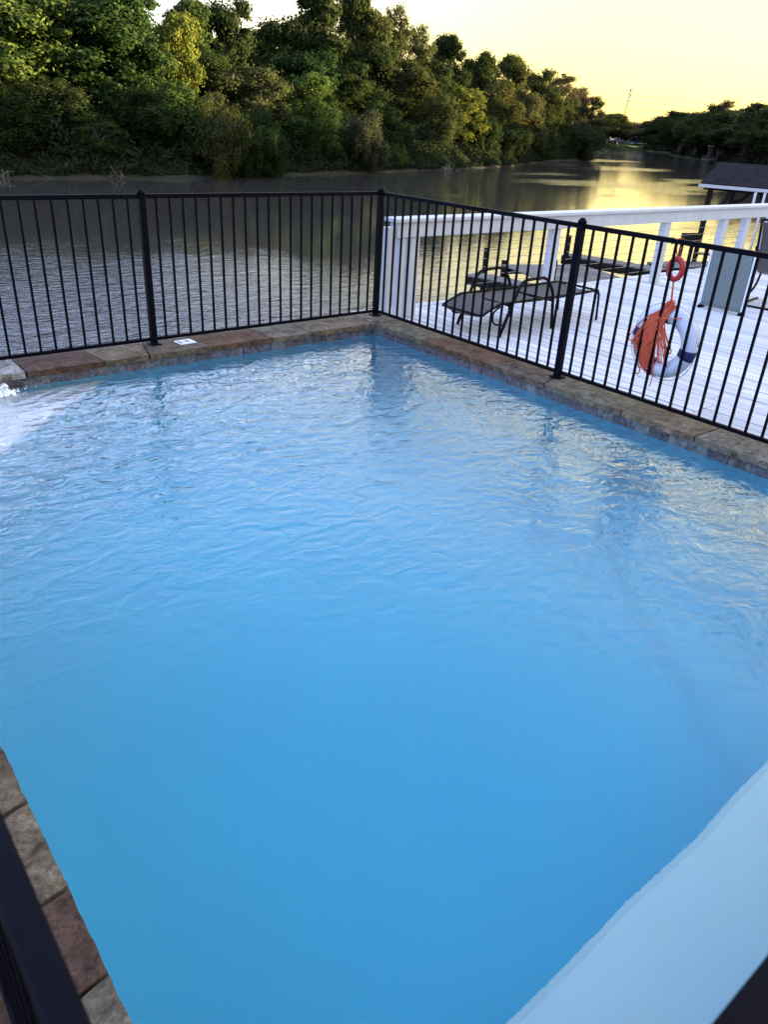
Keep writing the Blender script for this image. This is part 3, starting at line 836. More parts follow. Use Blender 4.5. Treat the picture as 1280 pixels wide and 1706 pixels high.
low_dock('short low dock with a dark bench behind the red float', (17.0, 6.15), 2.4, .9, R(-18), -1.5, [(-1.1, -.5), (1.1, -.5)], [.12, .1])
bn = thing('dock_bench', 'small dark bench standing on the short low dock behind the fence', 'bench', (17.25, 6.25, -1.5), R(-18))
for k in range(3): MB().box(-.36, .36, -.24 + k * .165, -.09 + k * .165, .50, .54).build('slat', M['pile'], bn)
MB().box(-.36, .36, .24, .27, .56, .82).build('backrest', M['pile'], bn)
for sx in (-.3, .3):
    for sy in (-.2, .22): MB().box(sx - .04, sx + .04, sy - .04, sy + .04, 0, .50).build('leg', M['pile'], bn)

# ------------------------------------------------------------------ boathouse on the river
bh = thing('boathouse', 'open boathouse with dark shingled roof and braced timber posts at the right edge', 'boathouse', (22.4, 9.47, 0), R(-72))
EZ, RG, HD, LN = .43, 1.08, 2.6, 8.0
roof = structure('roof', MB().prism([(0, 0), (LN, 0), (LN, .02), (0, .02)], EZ - .1, EZ - .02).mesh('roof', M['shingle']), bh)
rm = MB()
for (ya, za), (yb, zb_) in (((-.05, EZ), (HD, RG)), ((2 * HD + .05, EZ), (HD, RG))):
    nrow = 16
    for k in range(nrow):                                # overlapping shingle courses
        t0, t1 = k / nrow, (k + 1) / nrow
        p0 = (ya + (yb - ya) * t0, za + (zb_ - za) * t0); p1 = (ya + (yb - ya) * t1, za + (zb_ - za) * t1)
        rm.bar((0, (p0[0] + p1[0]) / 2, (p0[1] + p1[1]) / 2 + .012), (LN, (p0[0] + p1[0]) / 2, (p0[1] + p1[1]) / 2 + .012),
               abs(p1[0] - p0[0]) * 1.12, .022, (0, -(p1[1] - p0[1]) + .0001, abs(p1[0] - p0[0])) if True else None)
rm.build('shingle_course', M['shingle'], roof)
for xx in (.12, LN - .12): MB().prism([(xx, .05), (xx + .04, .05), (xx + .04, 2 * HD - .05), (xx, 2 * HD - .05)], EZ - .14, EZ - .03).build('gable_beam', M['pile'], bh)
MB().box(-.02, LN + .02, -.17, -.06, EZ - .11, EZ - .01).build('gutter', M['gutter'], bh)
for xx in (.35, 2.75, 5.15, 7.6):
    for yy in (.28, 2 * HD - .28):
        po = MB().box(xx - .085, xx + .085, yy - .085, yy + .085, -3.4, EZ - .1).build('post', M['pile'], bh)
        for s in (-1, 1):
            pts = [(xx + s * .06, yy, EZ - .82)] + [(xx + s * (.06 + .62 * math.sin(t * math.pi / 2)), yy, EZ - .82 + .68 * (1 - math.cos(t * math.pi / 2))) for t in (.35, .7, 1)]
            if 0 < xx + s * .7 < LN:
                for a, b in zip(pts, pts[1:]): pass
                mbb = MB()
                for a, b in zip(pts, pts[1:]): mbb.bar(a, b, .09, .11)
                mbb.build('brace', M['pile'], po)
for yy in (.28, 2 * HD - .28): MB().box(.1, LN - .1, yy - .07, yy + .07, EZ - .2, EZ - .101).build('plate_beam', M['pile'], bh)
for xx, zt in ((1.95, EZ - .12), (2.25, EZ - .12), (2.52, EZ + .22)):
    MB().tube([(xx, -.28, -3.2), (xx, -.28, zt)], .045, 8).build('lift_pole', M['gutter'], bh, smooth=True)
MB().box(.4, 7.5, .35, .75, -2.0, -1.94).build('walkway', M['dockwood'], bh)

# ------------------------------------------------------------------ trees
def crown_mesh(name, seed, lobes, nclump, rc, nleaf, leaf, droop=0.0, sparse=0.0):
    """leaf cards gathered in clumps over the lobes of a crown; lobes = (x, y, z, rx, ry, rz) for a crown about 8 m wide"""
    rs = np.random.RandomState(seed)
    vol = np.array([l[3] * l[4] + l[3] * l[5] for l in lobes]); vol = vol / vol.sum()
    cs = []
    for k in range(nclump):
        l = lobes[rs.choice(len(lobes), p=vol)]
        d = rs.normal(size=3); d /= np.linalg.norm(d)
        if d[2] < -.3 and rs.rand() < .6: d[2] *= -1
        f = rs.uniform(.62, 1.02) if rs.rand() < .8 else rs.uniform(.2, .6)
        cs.append((l[0] + d[0] * l[3] * f, l[1] + d[1] * l[4] * f, l[2] + d[2] * l[5] * f))
    cs = np.array(cs)
    P = []; Nn = []
    for c in cs:
        r = rc * rs.choice([.5, .7, .9, 1.25, 1.6], p=[.25, .25, .25, .15, .1]); n = int(nleaf * (r / rc) ** 2 * rs.uniform(.7, 1.2))
        d = rs.normal(size=(n, 3)); d /= np.linalg.norm(d, axis=1)[:, None]
        rad = r * (.30 + np.abs(rs.normal(size=n)) * .42)
        p = d * rad[:, None] * np.array([1.15, 1.15, .85])
        if droop:
            h = rs.rand(n) ** 2 * droop * r * 2.2
            p[:, 2] -= h
            p[:, :2] *= (1 - .3 * rs.rand(n))[:, None]
        P.append(p + c); Nn.append(d * .9 + np.array([0, 0, .35]) + rs.normal(size=(n, 3)) * .45)
    P = np.concatenate(P); Nn = np.concatenate(Nn); Nn /= np.linalg.norm(Nn, axis=1)[:, None]
    n = len(P)
    a = np.cross(Nn, rs.normal(size=(n, 3))); a /= np.linalg.norm(a, axis=1)[:, None] + 1e-9
    b = np.cross(Nn, a); L = (leaf * rs.uniform(.55, 1.35, n))[:, None]
    V = np.empty((n, 4, 3))
    V[:, 0] = P - a * L; V[:, 1] = P - b * L * .5 + Nn * L * .12; V[:, 2] = P + a * L; V[:, 3] = P + b * L * .5 + Nn * L * .12
    me = bpy.data.meshes.new(name)
    me.vertices.add(n * 4); me.vertices.foreach_set('co', V.ravel())
    me.loops.add(n * 4); me.loops.foreach_set('vertex_index', np.arange(n * 4))
    me.polygons.add(n); me.polygons.foreach_set('loop_start', np.arange(0, n * 4, 4)); me.polygons.foreach_set('loop_total', np.full(n, 4))
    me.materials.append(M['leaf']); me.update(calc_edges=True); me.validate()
    return me, cs

def trunk_mesh(name, seed, h, r, cs, mat, fork=0, nl=9):
    rnd = random.Random(seed); mb = MB()
    def limb(a, b, r0, r1, sag=.0, k=6):
        a, b = Vector(a), Vector(b); pts = []
        for i in range(k + 1):
            t = i / k; p = a.lerp(b, t)
            p += Vector((rnd.uniform(-1, 1), rnd.uniform(-1, 1), rnd.uniform(-.5, .5))) * (a - b).length * .035
            p.z += math.sin(t * math.pi) * sag
            pts.append(p)
        mb.tube(pts, [r0 + (r1 - r0) * i / k for i in range(k + 1)], 7)
    top = (rnd.uniform(-.4, .4), rnd.uniform(-.4, .4), h)
    limb((0, 0, -.4), top, r, r * .35)
    for f in range(fork):
        a = 6.28 * f / fork + 1; limb((0, 0, .1), (math.cos(a) * 1.1, math.sin(a) * 1.1, h * .55), r * .8, r * .35)
    order = list(range(len(cs))); rnd.shuffle(order)
    for k in order[:nl]:
        c = cs[k]; t = rnd.uniform(.35, .95)
        s = (top[0] * t, top[1] * t, h * t)
        limb(s, tuple(c), r * .42 * (1.1 - t * .5), .03, .25, 5)
    return mb.mesh(name, mat, smooth=True)

# prototypes are 10 m tall (mounds 5 m) and about 8 m wide
PROTO = {}
def proto(k, seed, lobes, ncl, rc, nleaf, leaf, h, r, mat, droop=0, fork=0, sparse=0, nl=9, H=10.0, Wd=8.0):
    cm, cs = crown_mesh('crown', seed, lobes, ncl, rc, nleaf, leaf, droop, sparse)
    n_ = len(cm.vertices); zz = np.empty(n_ * 3); cm.vertices.foreach_get('co', zz); H = float(np.percentile(zz[2::3], 99.7))
    PROTO.setdefault(k, []).append((cm, trunk_mesh('trunk', seed, h, r, cs, M[mat], fork, nl), H, Wd))
for s in (1, 2):
    proto('oak', 10 + s, [(0, 0, 6.2, 2.9, 2.9, 2.7), (1.6, .6 * s - 1, 4.6, 2.2, 2.2, 1.8), (-1.8, .4, 4.9, 2.1, 2.1, 2.0), (.3, -1.4, 7.6, 1.7, 1.7, 1.7), (0, 0, 3.0, 2.6, 2.6, 1.6)], 105, .82, 420, .16, 6.5, .28, 'bark')
    proto('oval', 20 + s, [(0, 0, 6.0, 2.5, 2.5, 3.2), (.8 - .5 * s, .4, 8.2, 1.6, 1.6, 1.6), (-.9, -.6, 4.2, 2.3, 2.3, 2.2), (1.2, .5, 3.2, 2.1, 2.1, 1.8)], 100, .76, 420, .155, 7.5, .24, 'bark')
    proto('airy', 30 + s, [(0, 0, 7.0, 2.4, 2.4, 2.6), (1.4, .3, 5.2, 2.0, 2.0, 2.0), (-1.5, -.4, 6.0, 1.8, 1.8, 2.2), (.2, 0, 8.6, 1.2, 1.2, 1.2), (0, 0, 3.6, 2.0, 2.0, 1.8)], 95, .62, 190, .115, 8.0, .17, 'palebark', sparse=.6, nl=26, fork=2)
    proto('drape', 40 + s, [(0, 0, 6.4, 2.8, 2.8, 2.8), (1.3, 0, 4.2, 2.2, 2.2, 2.2), (-1.5, .3, 4.6, 2.2, 2.2, 2.2), (0, -1, 2.6, 2.8, 2.8, 1.6)], 105, .72, 400, .135, 6.5, .24, 'bark', droop=1.0)
    proto('mound', 50 + s, [(0, 0, 1.6, 3.2, 3.0, 2.0), (1.2, .4, 3.4, 1.7, 1.7, 1.3), (-1.3, -.2, 2.8, 2.0, 2.0, 1.6), (2.2, 0, 1.0, 1.6, 1.6, 1.4)], 100, .58, 380, .10, 2.6, .12, 'palebark', droop=.7, H=5.0)
proto('dome', 61, [(0, 0, 5.6, 3.4, 3.4, 3.6), (1.5, .5, 4.0, 2.4, 2.4, 2.2), (-1.5, 0, 3.6, 2.4, 2.4, 2.2)], 120, .78, 420, .13, 6.0, .24, 'bark', droop=.3)

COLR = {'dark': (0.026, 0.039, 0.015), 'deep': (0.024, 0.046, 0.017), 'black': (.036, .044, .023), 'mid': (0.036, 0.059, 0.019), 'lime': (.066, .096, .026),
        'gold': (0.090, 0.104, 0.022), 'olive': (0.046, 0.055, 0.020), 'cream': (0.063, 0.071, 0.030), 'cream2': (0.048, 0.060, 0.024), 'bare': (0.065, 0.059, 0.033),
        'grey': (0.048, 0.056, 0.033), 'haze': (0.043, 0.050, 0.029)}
TREES = [
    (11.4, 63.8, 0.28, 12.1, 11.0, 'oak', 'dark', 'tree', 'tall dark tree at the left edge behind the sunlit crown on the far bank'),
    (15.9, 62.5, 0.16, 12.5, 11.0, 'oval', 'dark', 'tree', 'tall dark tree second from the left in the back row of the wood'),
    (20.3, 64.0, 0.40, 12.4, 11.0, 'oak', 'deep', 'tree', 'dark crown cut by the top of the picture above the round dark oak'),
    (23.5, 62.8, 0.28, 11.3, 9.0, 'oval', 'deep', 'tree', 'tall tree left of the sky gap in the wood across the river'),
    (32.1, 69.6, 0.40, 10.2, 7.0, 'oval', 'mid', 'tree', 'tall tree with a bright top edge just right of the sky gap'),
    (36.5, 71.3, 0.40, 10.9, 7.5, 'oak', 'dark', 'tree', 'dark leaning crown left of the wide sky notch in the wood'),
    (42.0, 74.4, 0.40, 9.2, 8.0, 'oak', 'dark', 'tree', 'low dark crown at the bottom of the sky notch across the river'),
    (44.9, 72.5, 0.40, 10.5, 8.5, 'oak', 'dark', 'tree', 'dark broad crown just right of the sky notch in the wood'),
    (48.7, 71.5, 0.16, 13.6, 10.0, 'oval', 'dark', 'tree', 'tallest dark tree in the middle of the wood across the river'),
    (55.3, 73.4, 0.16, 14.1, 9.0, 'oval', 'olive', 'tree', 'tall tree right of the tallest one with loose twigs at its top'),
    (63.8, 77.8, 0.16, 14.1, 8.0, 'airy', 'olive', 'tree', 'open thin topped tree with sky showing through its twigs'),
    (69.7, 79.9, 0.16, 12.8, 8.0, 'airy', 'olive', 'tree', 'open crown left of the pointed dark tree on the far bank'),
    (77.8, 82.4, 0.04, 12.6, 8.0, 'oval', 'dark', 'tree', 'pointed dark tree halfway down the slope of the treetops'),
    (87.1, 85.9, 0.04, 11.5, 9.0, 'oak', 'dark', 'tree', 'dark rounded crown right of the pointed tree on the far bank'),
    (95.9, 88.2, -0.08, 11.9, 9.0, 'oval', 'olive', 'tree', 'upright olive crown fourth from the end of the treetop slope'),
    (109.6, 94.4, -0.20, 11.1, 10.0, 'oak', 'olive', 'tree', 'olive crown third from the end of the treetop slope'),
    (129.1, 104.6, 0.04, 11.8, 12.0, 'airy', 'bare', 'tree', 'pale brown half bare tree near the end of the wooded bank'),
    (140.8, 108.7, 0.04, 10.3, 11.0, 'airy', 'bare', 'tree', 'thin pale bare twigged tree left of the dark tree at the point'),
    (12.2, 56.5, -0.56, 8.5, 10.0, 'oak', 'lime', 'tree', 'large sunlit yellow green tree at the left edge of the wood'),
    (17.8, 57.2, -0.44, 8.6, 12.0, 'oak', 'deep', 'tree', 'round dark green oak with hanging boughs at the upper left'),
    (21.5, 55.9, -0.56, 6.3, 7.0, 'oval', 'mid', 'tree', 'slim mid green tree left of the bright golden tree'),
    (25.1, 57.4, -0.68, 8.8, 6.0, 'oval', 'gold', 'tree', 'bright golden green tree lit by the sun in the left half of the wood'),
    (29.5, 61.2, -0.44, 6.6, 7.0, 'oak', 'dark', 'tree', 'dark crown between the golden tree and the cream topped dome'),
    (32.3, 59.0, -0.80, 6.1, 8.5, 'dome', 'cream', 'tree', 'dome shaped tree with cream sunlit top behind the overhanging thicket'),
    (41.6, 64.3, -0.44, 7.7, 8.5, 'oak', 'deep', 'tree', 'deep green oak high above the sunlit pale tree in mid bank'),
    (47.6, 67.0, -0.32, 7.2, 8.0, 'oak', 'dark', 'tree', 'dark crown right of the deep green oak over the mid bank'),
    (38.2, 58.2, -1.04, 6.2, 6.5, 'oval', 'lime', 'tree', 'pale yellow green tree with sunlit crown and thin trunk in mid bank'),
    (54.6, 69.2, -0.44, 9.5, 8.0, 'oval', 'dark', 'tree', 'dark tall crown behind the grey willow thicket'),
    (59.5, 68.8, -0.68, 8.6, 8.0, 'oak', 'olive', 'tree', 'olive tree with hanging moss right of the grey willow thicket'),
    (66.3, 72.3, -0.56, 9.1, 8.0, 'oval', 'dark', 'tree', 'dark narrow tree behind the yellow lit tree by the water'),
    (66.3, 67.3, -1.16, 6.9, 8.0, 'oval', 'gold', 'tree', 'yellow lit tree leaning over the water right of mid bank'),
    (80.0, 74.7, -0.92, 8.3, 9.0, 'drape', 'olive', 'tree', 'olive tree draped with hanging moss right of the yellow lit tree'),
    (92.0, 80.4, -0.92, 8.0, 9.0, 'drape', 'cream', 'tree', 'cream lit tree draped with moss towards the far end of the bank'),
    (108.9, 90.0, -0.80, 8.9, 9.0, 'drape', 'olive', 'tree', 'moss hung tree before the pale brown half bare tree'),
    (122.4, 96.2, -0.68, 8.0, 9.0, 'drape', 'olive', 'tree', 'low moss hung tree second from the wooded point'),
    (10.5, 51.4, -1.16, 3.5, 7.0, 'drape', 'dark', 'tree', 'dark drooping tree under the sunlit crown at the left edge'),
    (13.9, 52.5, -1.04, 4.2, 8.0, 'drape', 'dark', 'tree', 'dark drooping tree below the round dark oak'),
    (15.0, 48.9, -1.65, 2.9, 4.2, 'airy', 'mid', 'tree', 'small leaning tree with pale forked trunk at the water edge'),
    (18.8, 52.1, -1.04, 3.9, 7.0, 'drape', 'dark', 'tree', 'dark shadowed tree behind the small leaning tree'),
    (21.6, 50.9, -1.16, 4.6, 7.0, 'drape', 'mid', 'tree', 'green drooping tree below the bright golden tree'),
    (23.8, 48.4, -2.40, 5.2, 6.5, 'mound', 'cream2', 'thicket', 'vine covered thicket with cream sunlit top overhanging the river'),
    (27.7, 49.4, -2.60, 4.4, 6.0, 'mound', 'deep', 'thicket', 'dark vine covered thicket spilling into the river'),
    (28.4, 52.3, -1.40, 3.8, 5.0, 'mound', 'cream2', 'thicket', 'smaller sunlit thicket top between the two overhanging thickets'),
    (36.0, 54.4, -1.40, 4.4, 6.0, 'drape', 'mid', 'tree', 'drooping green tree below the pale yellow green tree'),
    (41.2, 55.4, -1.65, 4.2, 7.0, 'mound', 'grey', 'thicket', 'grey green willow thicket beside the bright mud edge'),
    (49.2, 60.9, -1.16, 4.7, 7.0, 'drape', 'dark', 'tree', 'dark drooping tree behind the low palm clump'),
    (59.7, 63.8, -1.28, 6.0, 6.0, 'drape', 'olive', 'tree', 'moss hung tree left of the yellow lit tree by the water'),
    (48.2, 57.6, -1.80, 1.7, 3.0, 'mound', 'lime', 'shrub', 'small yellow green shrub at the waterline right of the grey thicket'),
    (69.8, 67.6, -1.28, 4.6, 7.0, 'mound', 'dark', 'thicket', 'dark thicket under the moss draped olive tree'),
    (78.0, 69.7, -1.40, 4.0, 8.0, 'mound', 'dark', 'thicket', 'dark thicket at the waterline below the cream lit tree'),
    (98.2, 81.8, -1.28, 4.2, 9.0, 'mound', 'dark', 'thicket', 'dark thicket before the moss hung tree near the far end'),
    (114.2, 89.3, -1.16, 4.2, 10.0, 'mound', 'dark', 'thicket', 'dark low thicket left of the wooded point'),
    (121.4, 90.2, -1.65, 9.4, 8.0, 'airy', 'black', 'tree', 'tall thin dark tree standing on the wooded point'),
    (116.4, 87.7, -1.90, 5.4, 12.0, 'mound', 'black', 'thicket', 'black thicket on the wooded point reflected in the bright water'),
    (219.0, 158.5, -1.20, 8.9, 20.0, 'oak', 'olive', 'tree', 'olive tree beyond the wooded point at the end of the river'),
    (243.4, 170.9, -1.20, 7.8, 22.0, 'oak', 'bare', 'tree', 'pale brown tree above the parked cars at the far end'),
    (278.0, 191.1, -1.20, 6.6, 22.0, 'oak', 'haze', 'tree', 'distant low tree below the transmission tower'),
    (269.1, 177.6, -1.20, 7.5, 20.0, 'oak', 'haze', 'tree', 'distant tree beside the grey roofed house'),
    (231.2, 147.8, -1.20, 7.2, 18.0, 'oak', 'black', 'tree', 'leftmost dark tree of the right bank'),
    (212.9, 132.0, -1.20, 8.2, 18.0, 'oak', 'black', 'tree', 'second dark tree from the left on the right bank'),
    (195.6, 116.2, -1.20, 9.2, 19.0, 'oak', 'dark', 'tree', 'broad dark tree in the middle of the right bank'),
    (179.5, 102.2, -1.20, 9.1, 17.0, 'oak', 'black', 'tree', 'dark tree left of the flat topped tree on the right bank'),
    (169.2, 92.1, -1.20, 9.5, 16.0, 'oak', 'dark', 'tree', 'dark tree under the flat topped tree on the right bank'),
    (164.6, 87.9, -1.20, 10.7, 15.0, 'airy', 'black', 'tree', 'flat topped open crowned tree rising over the right bank'),
    (159.0, 81.5, -1.20, 8.5, 16.0, 'oak', 'dark', 'tree', 'dark tree right of the flat topped tree'),
    (151.4, 74.5, -1.20, 8.2, 15.0, 'oak', 'black', 'tree', 'dark tree second from the right edge on the right bank'),
    (138.2, 65.3, -1.20, 8.9, 14.0, 'oak', 'black', 'tree', 'tall dark tree at the right edge above the boathouse'),
    (130.6, 58.1, -1.20, 8.7, 14.0, 'oak', 'dark', 'tree', 'dark tree just beyond the right edge of the right bank'),
]
trnd = random.Random(21)
def plant(x, y, z, H, Wd, kind, col, cat, label, group):
    vs = PROTO[kind]; cm, tmn, h0, w0 = vs[trnd.randrange(len(vs))]
    name = {'tree': 'tree', 'thicket': 'thicket', 'shrub': 'shrub'}[cat]
    t = thing(name, label, cat, (x, y, z), trnd.uniform(0, 6.28), group)
    sx, sz = Wd / w0, H / h0
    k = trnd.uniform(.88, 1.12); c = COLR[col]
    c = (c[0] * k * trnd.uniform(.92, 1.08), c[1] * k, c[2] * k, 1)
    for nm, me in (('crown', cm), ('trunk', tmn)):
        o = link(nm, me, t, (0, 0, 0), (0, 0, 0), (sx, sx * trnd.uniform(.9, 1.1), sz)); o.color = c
    return t
for r_ in TREES:
    far = r_[1] > 98 or r_[0] > 128
    plant(*r_, 'trees of the right bank and river end' if far else 'trees of the wood on the far bank')
# the same bank goes on to the right, out of the frame: the trees that keep the evening sun off the pool
OFF = [(112, 36, 12), (101, 28, 11), (94, 20, 13), (84, 15, 12), (76, 7, 12.5), (68, 2, 11), (62, -5, 12.5), (54, -10, 11), (49, -16, 12), (43, -20, 10.5), (38, -27, 11), (70, -14, 13), (58, -24, 12)]
for k, (x, y, h) in enumerate(OFF):
    plant(x, y, -.9, h, 12.5, 'oak', 'dark', 'tree', 'tree of the near right bank beyond the picture edge', 'trees of the near bank out of frame')

# undergrowth along the far bank and right bank, and hanging brush: countless leaves
def brush(name, poly, o0, o1, z0, hmax, count, leaf, seed, col, label, side=1):
    rs = np.random.RandomState(seed); pts = resample(poly, 1.0); n = len(pts)
    idx = rs.randint(0, n - 1, count); t = rs.rand(count)
    A = np.array([(p.x, p.y) for p in pts]); D = A[1:] - A[:-1]; Ln = np.linalg.norm(D, axis=1)[:, None]; Dn = D / (Ln + 1e-9)
    nn = np.stack([-Dn[:, 1], Dn[:, 0]], 1) * side
    off = o0 + (o1 - o0) * rs.rand(count) ** 1.15
    xy = A[idx] + D[idx] * t[:, None] + nn[idx] * off[:, None]
    s = idx + t
    hh = hmax * (.45 + .30 * np.sin(s * .55 + 1) + .25 * np.sin(s * 1.7 + off)) * np.clip((off - o0) / 1.2, .3, 1)
    z = z0 + np.clip(off, -.5, 6) * .28 + rs.rand(count) ** .7 * np.clip(hh, .1, 9)
    P = np.concatenate([xy, z[:, None]], 1)
    N_ = rs.normal(size=(count, 3)) * .7 + np.array([-.1, -.4, .5]); N_ /= np.linalg.norm(N_, axis=1)[:, None]
    a = np.cross(N_, rs.normal(size=(count, 3))); a /= np.linalg.norm(a, axis=1)[:, None] + 1e-9; b = np.cross(N_, a)
    L = (leaf * rs.uniform(.5, 1.5, count))[:, None]
    V = np.empty((count, 4, 3)); V[:, 0] = P - a * L; V[:, 1] = P - b * L * .45; V[:, 2] = P + a * L; V[:, 3] = P + b * L * .45
    me = bpy.data.meshes.new(name)
    me.vertices.add(count * 4); me.vertices.foreach_set('co', V.ravel())
    me.loops.add(count * 4); me.loops.foreach_set('vertex_index', np.arange(count * 4))
    me.polygons.add(count); me.polygons.foreach_set('loop_start', np.arange(0, count * 4, 4)); me.polygons.foreach_set('loop_total', np.full(count, 4))
    me.materials.append(M['leaf']); me.update(calc_edges=True)
    o = link(name, me); o.color = (*col, 1)
    return tag(o, label, 'undergrowth', kind='stuff')
brush('undergrowth', LBANK[3:14], .15, 7, -2.4, 3.2, 80000, .18, 5, (.024, .034, .018), 'dark undergrowth along the waterline of the far bank')
brush('brush_wall', LBANK[3:16], 15, 24, -1.2, 7.5, 60000, .34, 6, (.021, .029, .013), 'dense dark foliage at the back of the wood')
brush('bank_brush', RBANK[2:9], .5, 16, -2.1, 5.5, 90000, .5, 7, (.028, .031, .02), 'dark brush along the right bank')
brush('bank_reeds', LBANK[12:], .4, 14, -2.3, 6, 26000, .34, 8, (.03, .036, .02), 'dark brush behind the wooded point')

# bare dead branches at the waterline (left edge and here and there)
for k, (x, y, h, lab) in enumerate(((8.2, 47.4, 1.5, 'tangle of bare pale branches at the left edge of the waterline'), (15.6, 47.5, 1.4, 'bare pale roots and branches under the small leaning tree'), (57, 58.9, 1.6, 'bare low branches on the mud edge below the moss hung tree'))):
    rnd = random.Random(70 + k); mb = MB()
    for j in range(13):
        a = rnd.uniform(0, 6.28); e = rnd.uniform(.2, 1.3); L = rnd.uniform(.3, .75) * h
        p = Vector((rnd.uniform(-.6, .6), rnd.uniform(-.3, .3), -.1)); pts = [p]
        for q in range(4):
            p = p + Vector((math.cos(a) * math.cos(e), math.sin(a) * math.cos(e), math.sin(e))) * L / 4; a += rnd.uniform(-.5, .5); e += rnd.uniform(-.45, .35); pts.append(p.copy())
        mb.tube(pts, [.05, .04, .03, .02, .012], 5)
    tag(mb.build('dead_branches', M['palebark'], loc=(x, y, -2.45), smooth=True), lab, 'branches', 'dead branches at the waterline')

# ------------------------------------------------------------------ far end of the river: houses, cars, dock, tower
def house(label, x, y, z, rz, w, d, h, rise, wall, roofm):
    t = thing('house', label, 'house', (x, y, z), rz)
    MB().box(-w / 2, w / 2, -d / 2, d / 2, -1, h).build('wall', M[wall], t)
    r = MB()
    o = .4
    for s in (-1, 1):
        n = len(r.v)
        r.v += [(-w / 2 - o, s * (d / 2 + o), h - .1), (w / 2 + o, s * (d / 2 + o), h - .1), (w / 2 + o, 0, h + rise), (-w / 2 - o, 0, h + rise),
                (-w / 2 - o, s * (d / 2 + o), h + .1), (w / 2 + o, s * (d / 2 + o), h + .1), (w / 2 + o, 0, h + rise + .2), (-w / 2 - o, 0, h + rise + .2)]
        r.f += [tuple(n + i for i in q) for q in ((0, 1, 2, 3), (4, 7, 6, 5), (0, 4, 5, 1), (0, 3, 7, 4), (1, 5, 6, 2))]
    r.build('roof', M[roofm], t)
    g = MB()
    for s in (-1, 1): g.poly([(s * w / 2, -d / 2, h - .05), (s * w / 2, d / 2, h - .05), (s * w / 2, 0, h + rise - .05)])
    g.build('gable', M[wall], t)
    for k in (-.3, 0, .3):
        f = MB().box(k * w - .5, k * w + .5, -d / 2 - .06, -d / 2 - .004, .9, 2.1).build('window', M['whitetrim'], t)
        MB().box(k * w - .4, k * w + .4, -d / 2 - .075, -d / 2 - .061, 1.0, 2.0).build('pane', M['glassdark'], f)
    MB().box(-.2 * w - .45, -.2 * w + .45, -d / 2 - .05, -d / 2 - .003, 0, 2.0).build('door', M['housegrey'], t)
    return t
house('pale gabled house behind the wooded point at the far end', 224, 164, .2, R(35), 8, 7, 3.2, 3.0, 'housewall', 'roofgrey')
house('grey roofed house beyond the parked cars at the far end', 263, 172, .4, R(-42), 12, 9, 3.0, 2.2, 'housegrey', 'roofgrey')
house('tall white house beside the right bank trees at the far end', 270, 168, .4, R(-50), 5, 6, 5.2, 1.6, 'housewall', 'roofgrey')
wheel_m = MB().tube([(0, -.1, 0), (0, .1, 0)], .33, 14).mesh('wheel', M['tyre'])
def car(label, x, y, z, rz, m):
    t = thing('parked_car', label, 'car', (x, y, z), rz, 'cars parked at the river end')
    prof = [(-2.1, .35), (2.1, .35), (2.15, .75), (1.9, .88), (.95, .95), (.45, 1.42), (-.9, 1.45), (-1.7, .98), (-2.1, .92)]
    b = MB(); n = len(prof)
    b.v = [(x, -.85, z) for x, z in prof] + [(x, .85, z) for x, z in prof]
    b.f = [tuple(range(n)), tuple(range(2 * n - 1, n - 1, -1))] + [(i, i + n, (i + 1) % n + n, (i + 1) % n) for i in range(n)]
    b.build('body', m, t, bevel=.04)
    MB().prism([(-1.45, -.86), (.8, -.86), (.8, .86), (-1.45, .86)], 1.0, 1.33).build('window_band', M['glassdark'], t)
    for wx in (-1.3, 1.35):
        for wy in (-.78, .78): link('wheel', wheel_m, t, (wx, wy, .33))
car('white car parked left of the others near the pale gabled house', 219.5, 158.2, -.55, R(-30), M['carwhite'])
car('white car parked in the middle of the grassy river end', 229, 160.5, -.45, R(-25), M['carwhite'])
car('dark blue car parked at the grassy river end', 239.5, 161.5, -.35, R(-35), M['carblue'])
car('white car parked right of the dark blue car', 246, 163.5, -.25, R(-28), M['carwhite'])
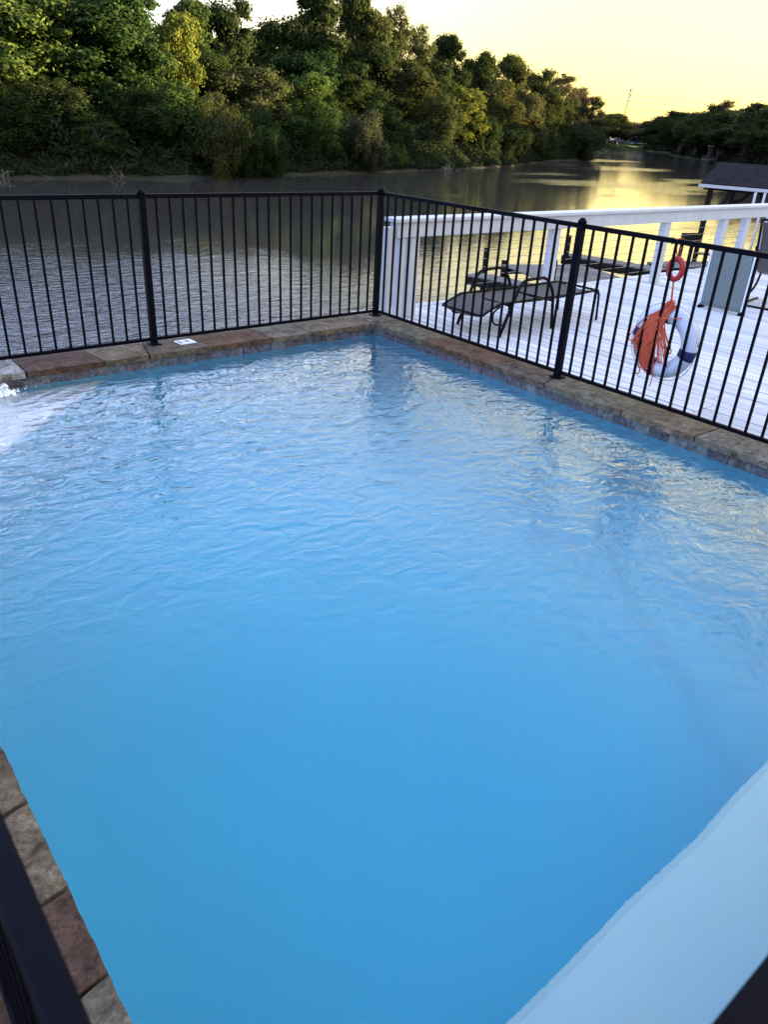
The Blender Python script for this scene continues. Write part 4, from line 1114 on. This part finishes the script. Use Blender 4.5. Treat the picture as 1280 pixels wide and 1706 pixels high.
# small landing on the right bank
ld = thing('landing', 'small pale landing stage with tall posts on the right bank', 'dock', (165.5, 90.5, -2.5), R(40))
MB().box(-3, 3, -1, 1, .55, .7).build('platform', M['dockwood'], ld)
for xx in (-2.8, 0, 2.8):
    for yy in (-.9, .9): MB().tube([(xx, yy, -1), (xx, yy, 3.2 if xx < 0 else 1.4)], .12, 8).build('post', M['palebark'], ld)
MB().box(-3.2, -.6, -1.1, 1.1, 3.2, 3.32).build('canopy', M['gutter'], ld)

# lattice transmission tower with its conductors
tw = thing('transmission_tower', 'faint tall lattice transmission tower above the distant trees', 'tower', (575, 402, -2), R(20))
H = 37.0; tb = MB(); lv = [0, 7, 13, 18, 22, 26, 30, 34, 37]
def half(z): return 2.6 * (1 - z / H) ** .9 + .45
for (sx, sy) in ((1, 1), (1, -1), (-1, 1), (-1, -1)):
    tb = MB()
    for a, b in zip(lv, lv[1:]): tb.bar((sx * half(a), sy * half(a), a), (sx * half(b), sy * half(b), b), .3, .3)
    tb.build('leg', M['steel'], tw)
tb = MB()
for a, b in zip(lv, lv[1:]):
    for s in (-1, 1):
        tb.bar((-half(a), s * half(a), a), (half(b), s * half(b), b), .16, .16); tb.bar((half(a), s * half(a), a), (-half(b), s * half(b), b), .16, .16)
        tb.bar((s * half(a), -half(a), a), (s * half(b), half(b), b), .16, .16); tb.bar((s * half(a), half(a), a), (s * half(b), -half(b), b), .16, .16)
tb.build('bracing', M['steel'], tw)
for z, w in ((25, 3.6), (29.5, 3.6), (34, 3.2)):
    tb = MB(); tb.bar((-w, 0, z), (w, 0, z), .3, .3); tb.bar((-w, 0, z), (0, 0, z + 1.4), .16, .16); tb.bar((w, 0, z), (0, 0, z + 1.4), .16, .16)
    tb.build('cross_arm', M['steel'], tw)
for z, w in ((25, 3.6), (29.5, 3.6), (34, 3.2)):
    for s in (-1, 1):
        pts = []
        for i in range(25):
            t = i / 24; pts.append((s * w + t * 260, -t * 330, z - 1 - 11 * 4 * t * (1 - t) * .5 + t * 4))
        MB().tube(pts, .055, 4, cap=False).build('conductor', M['steel'], tw)
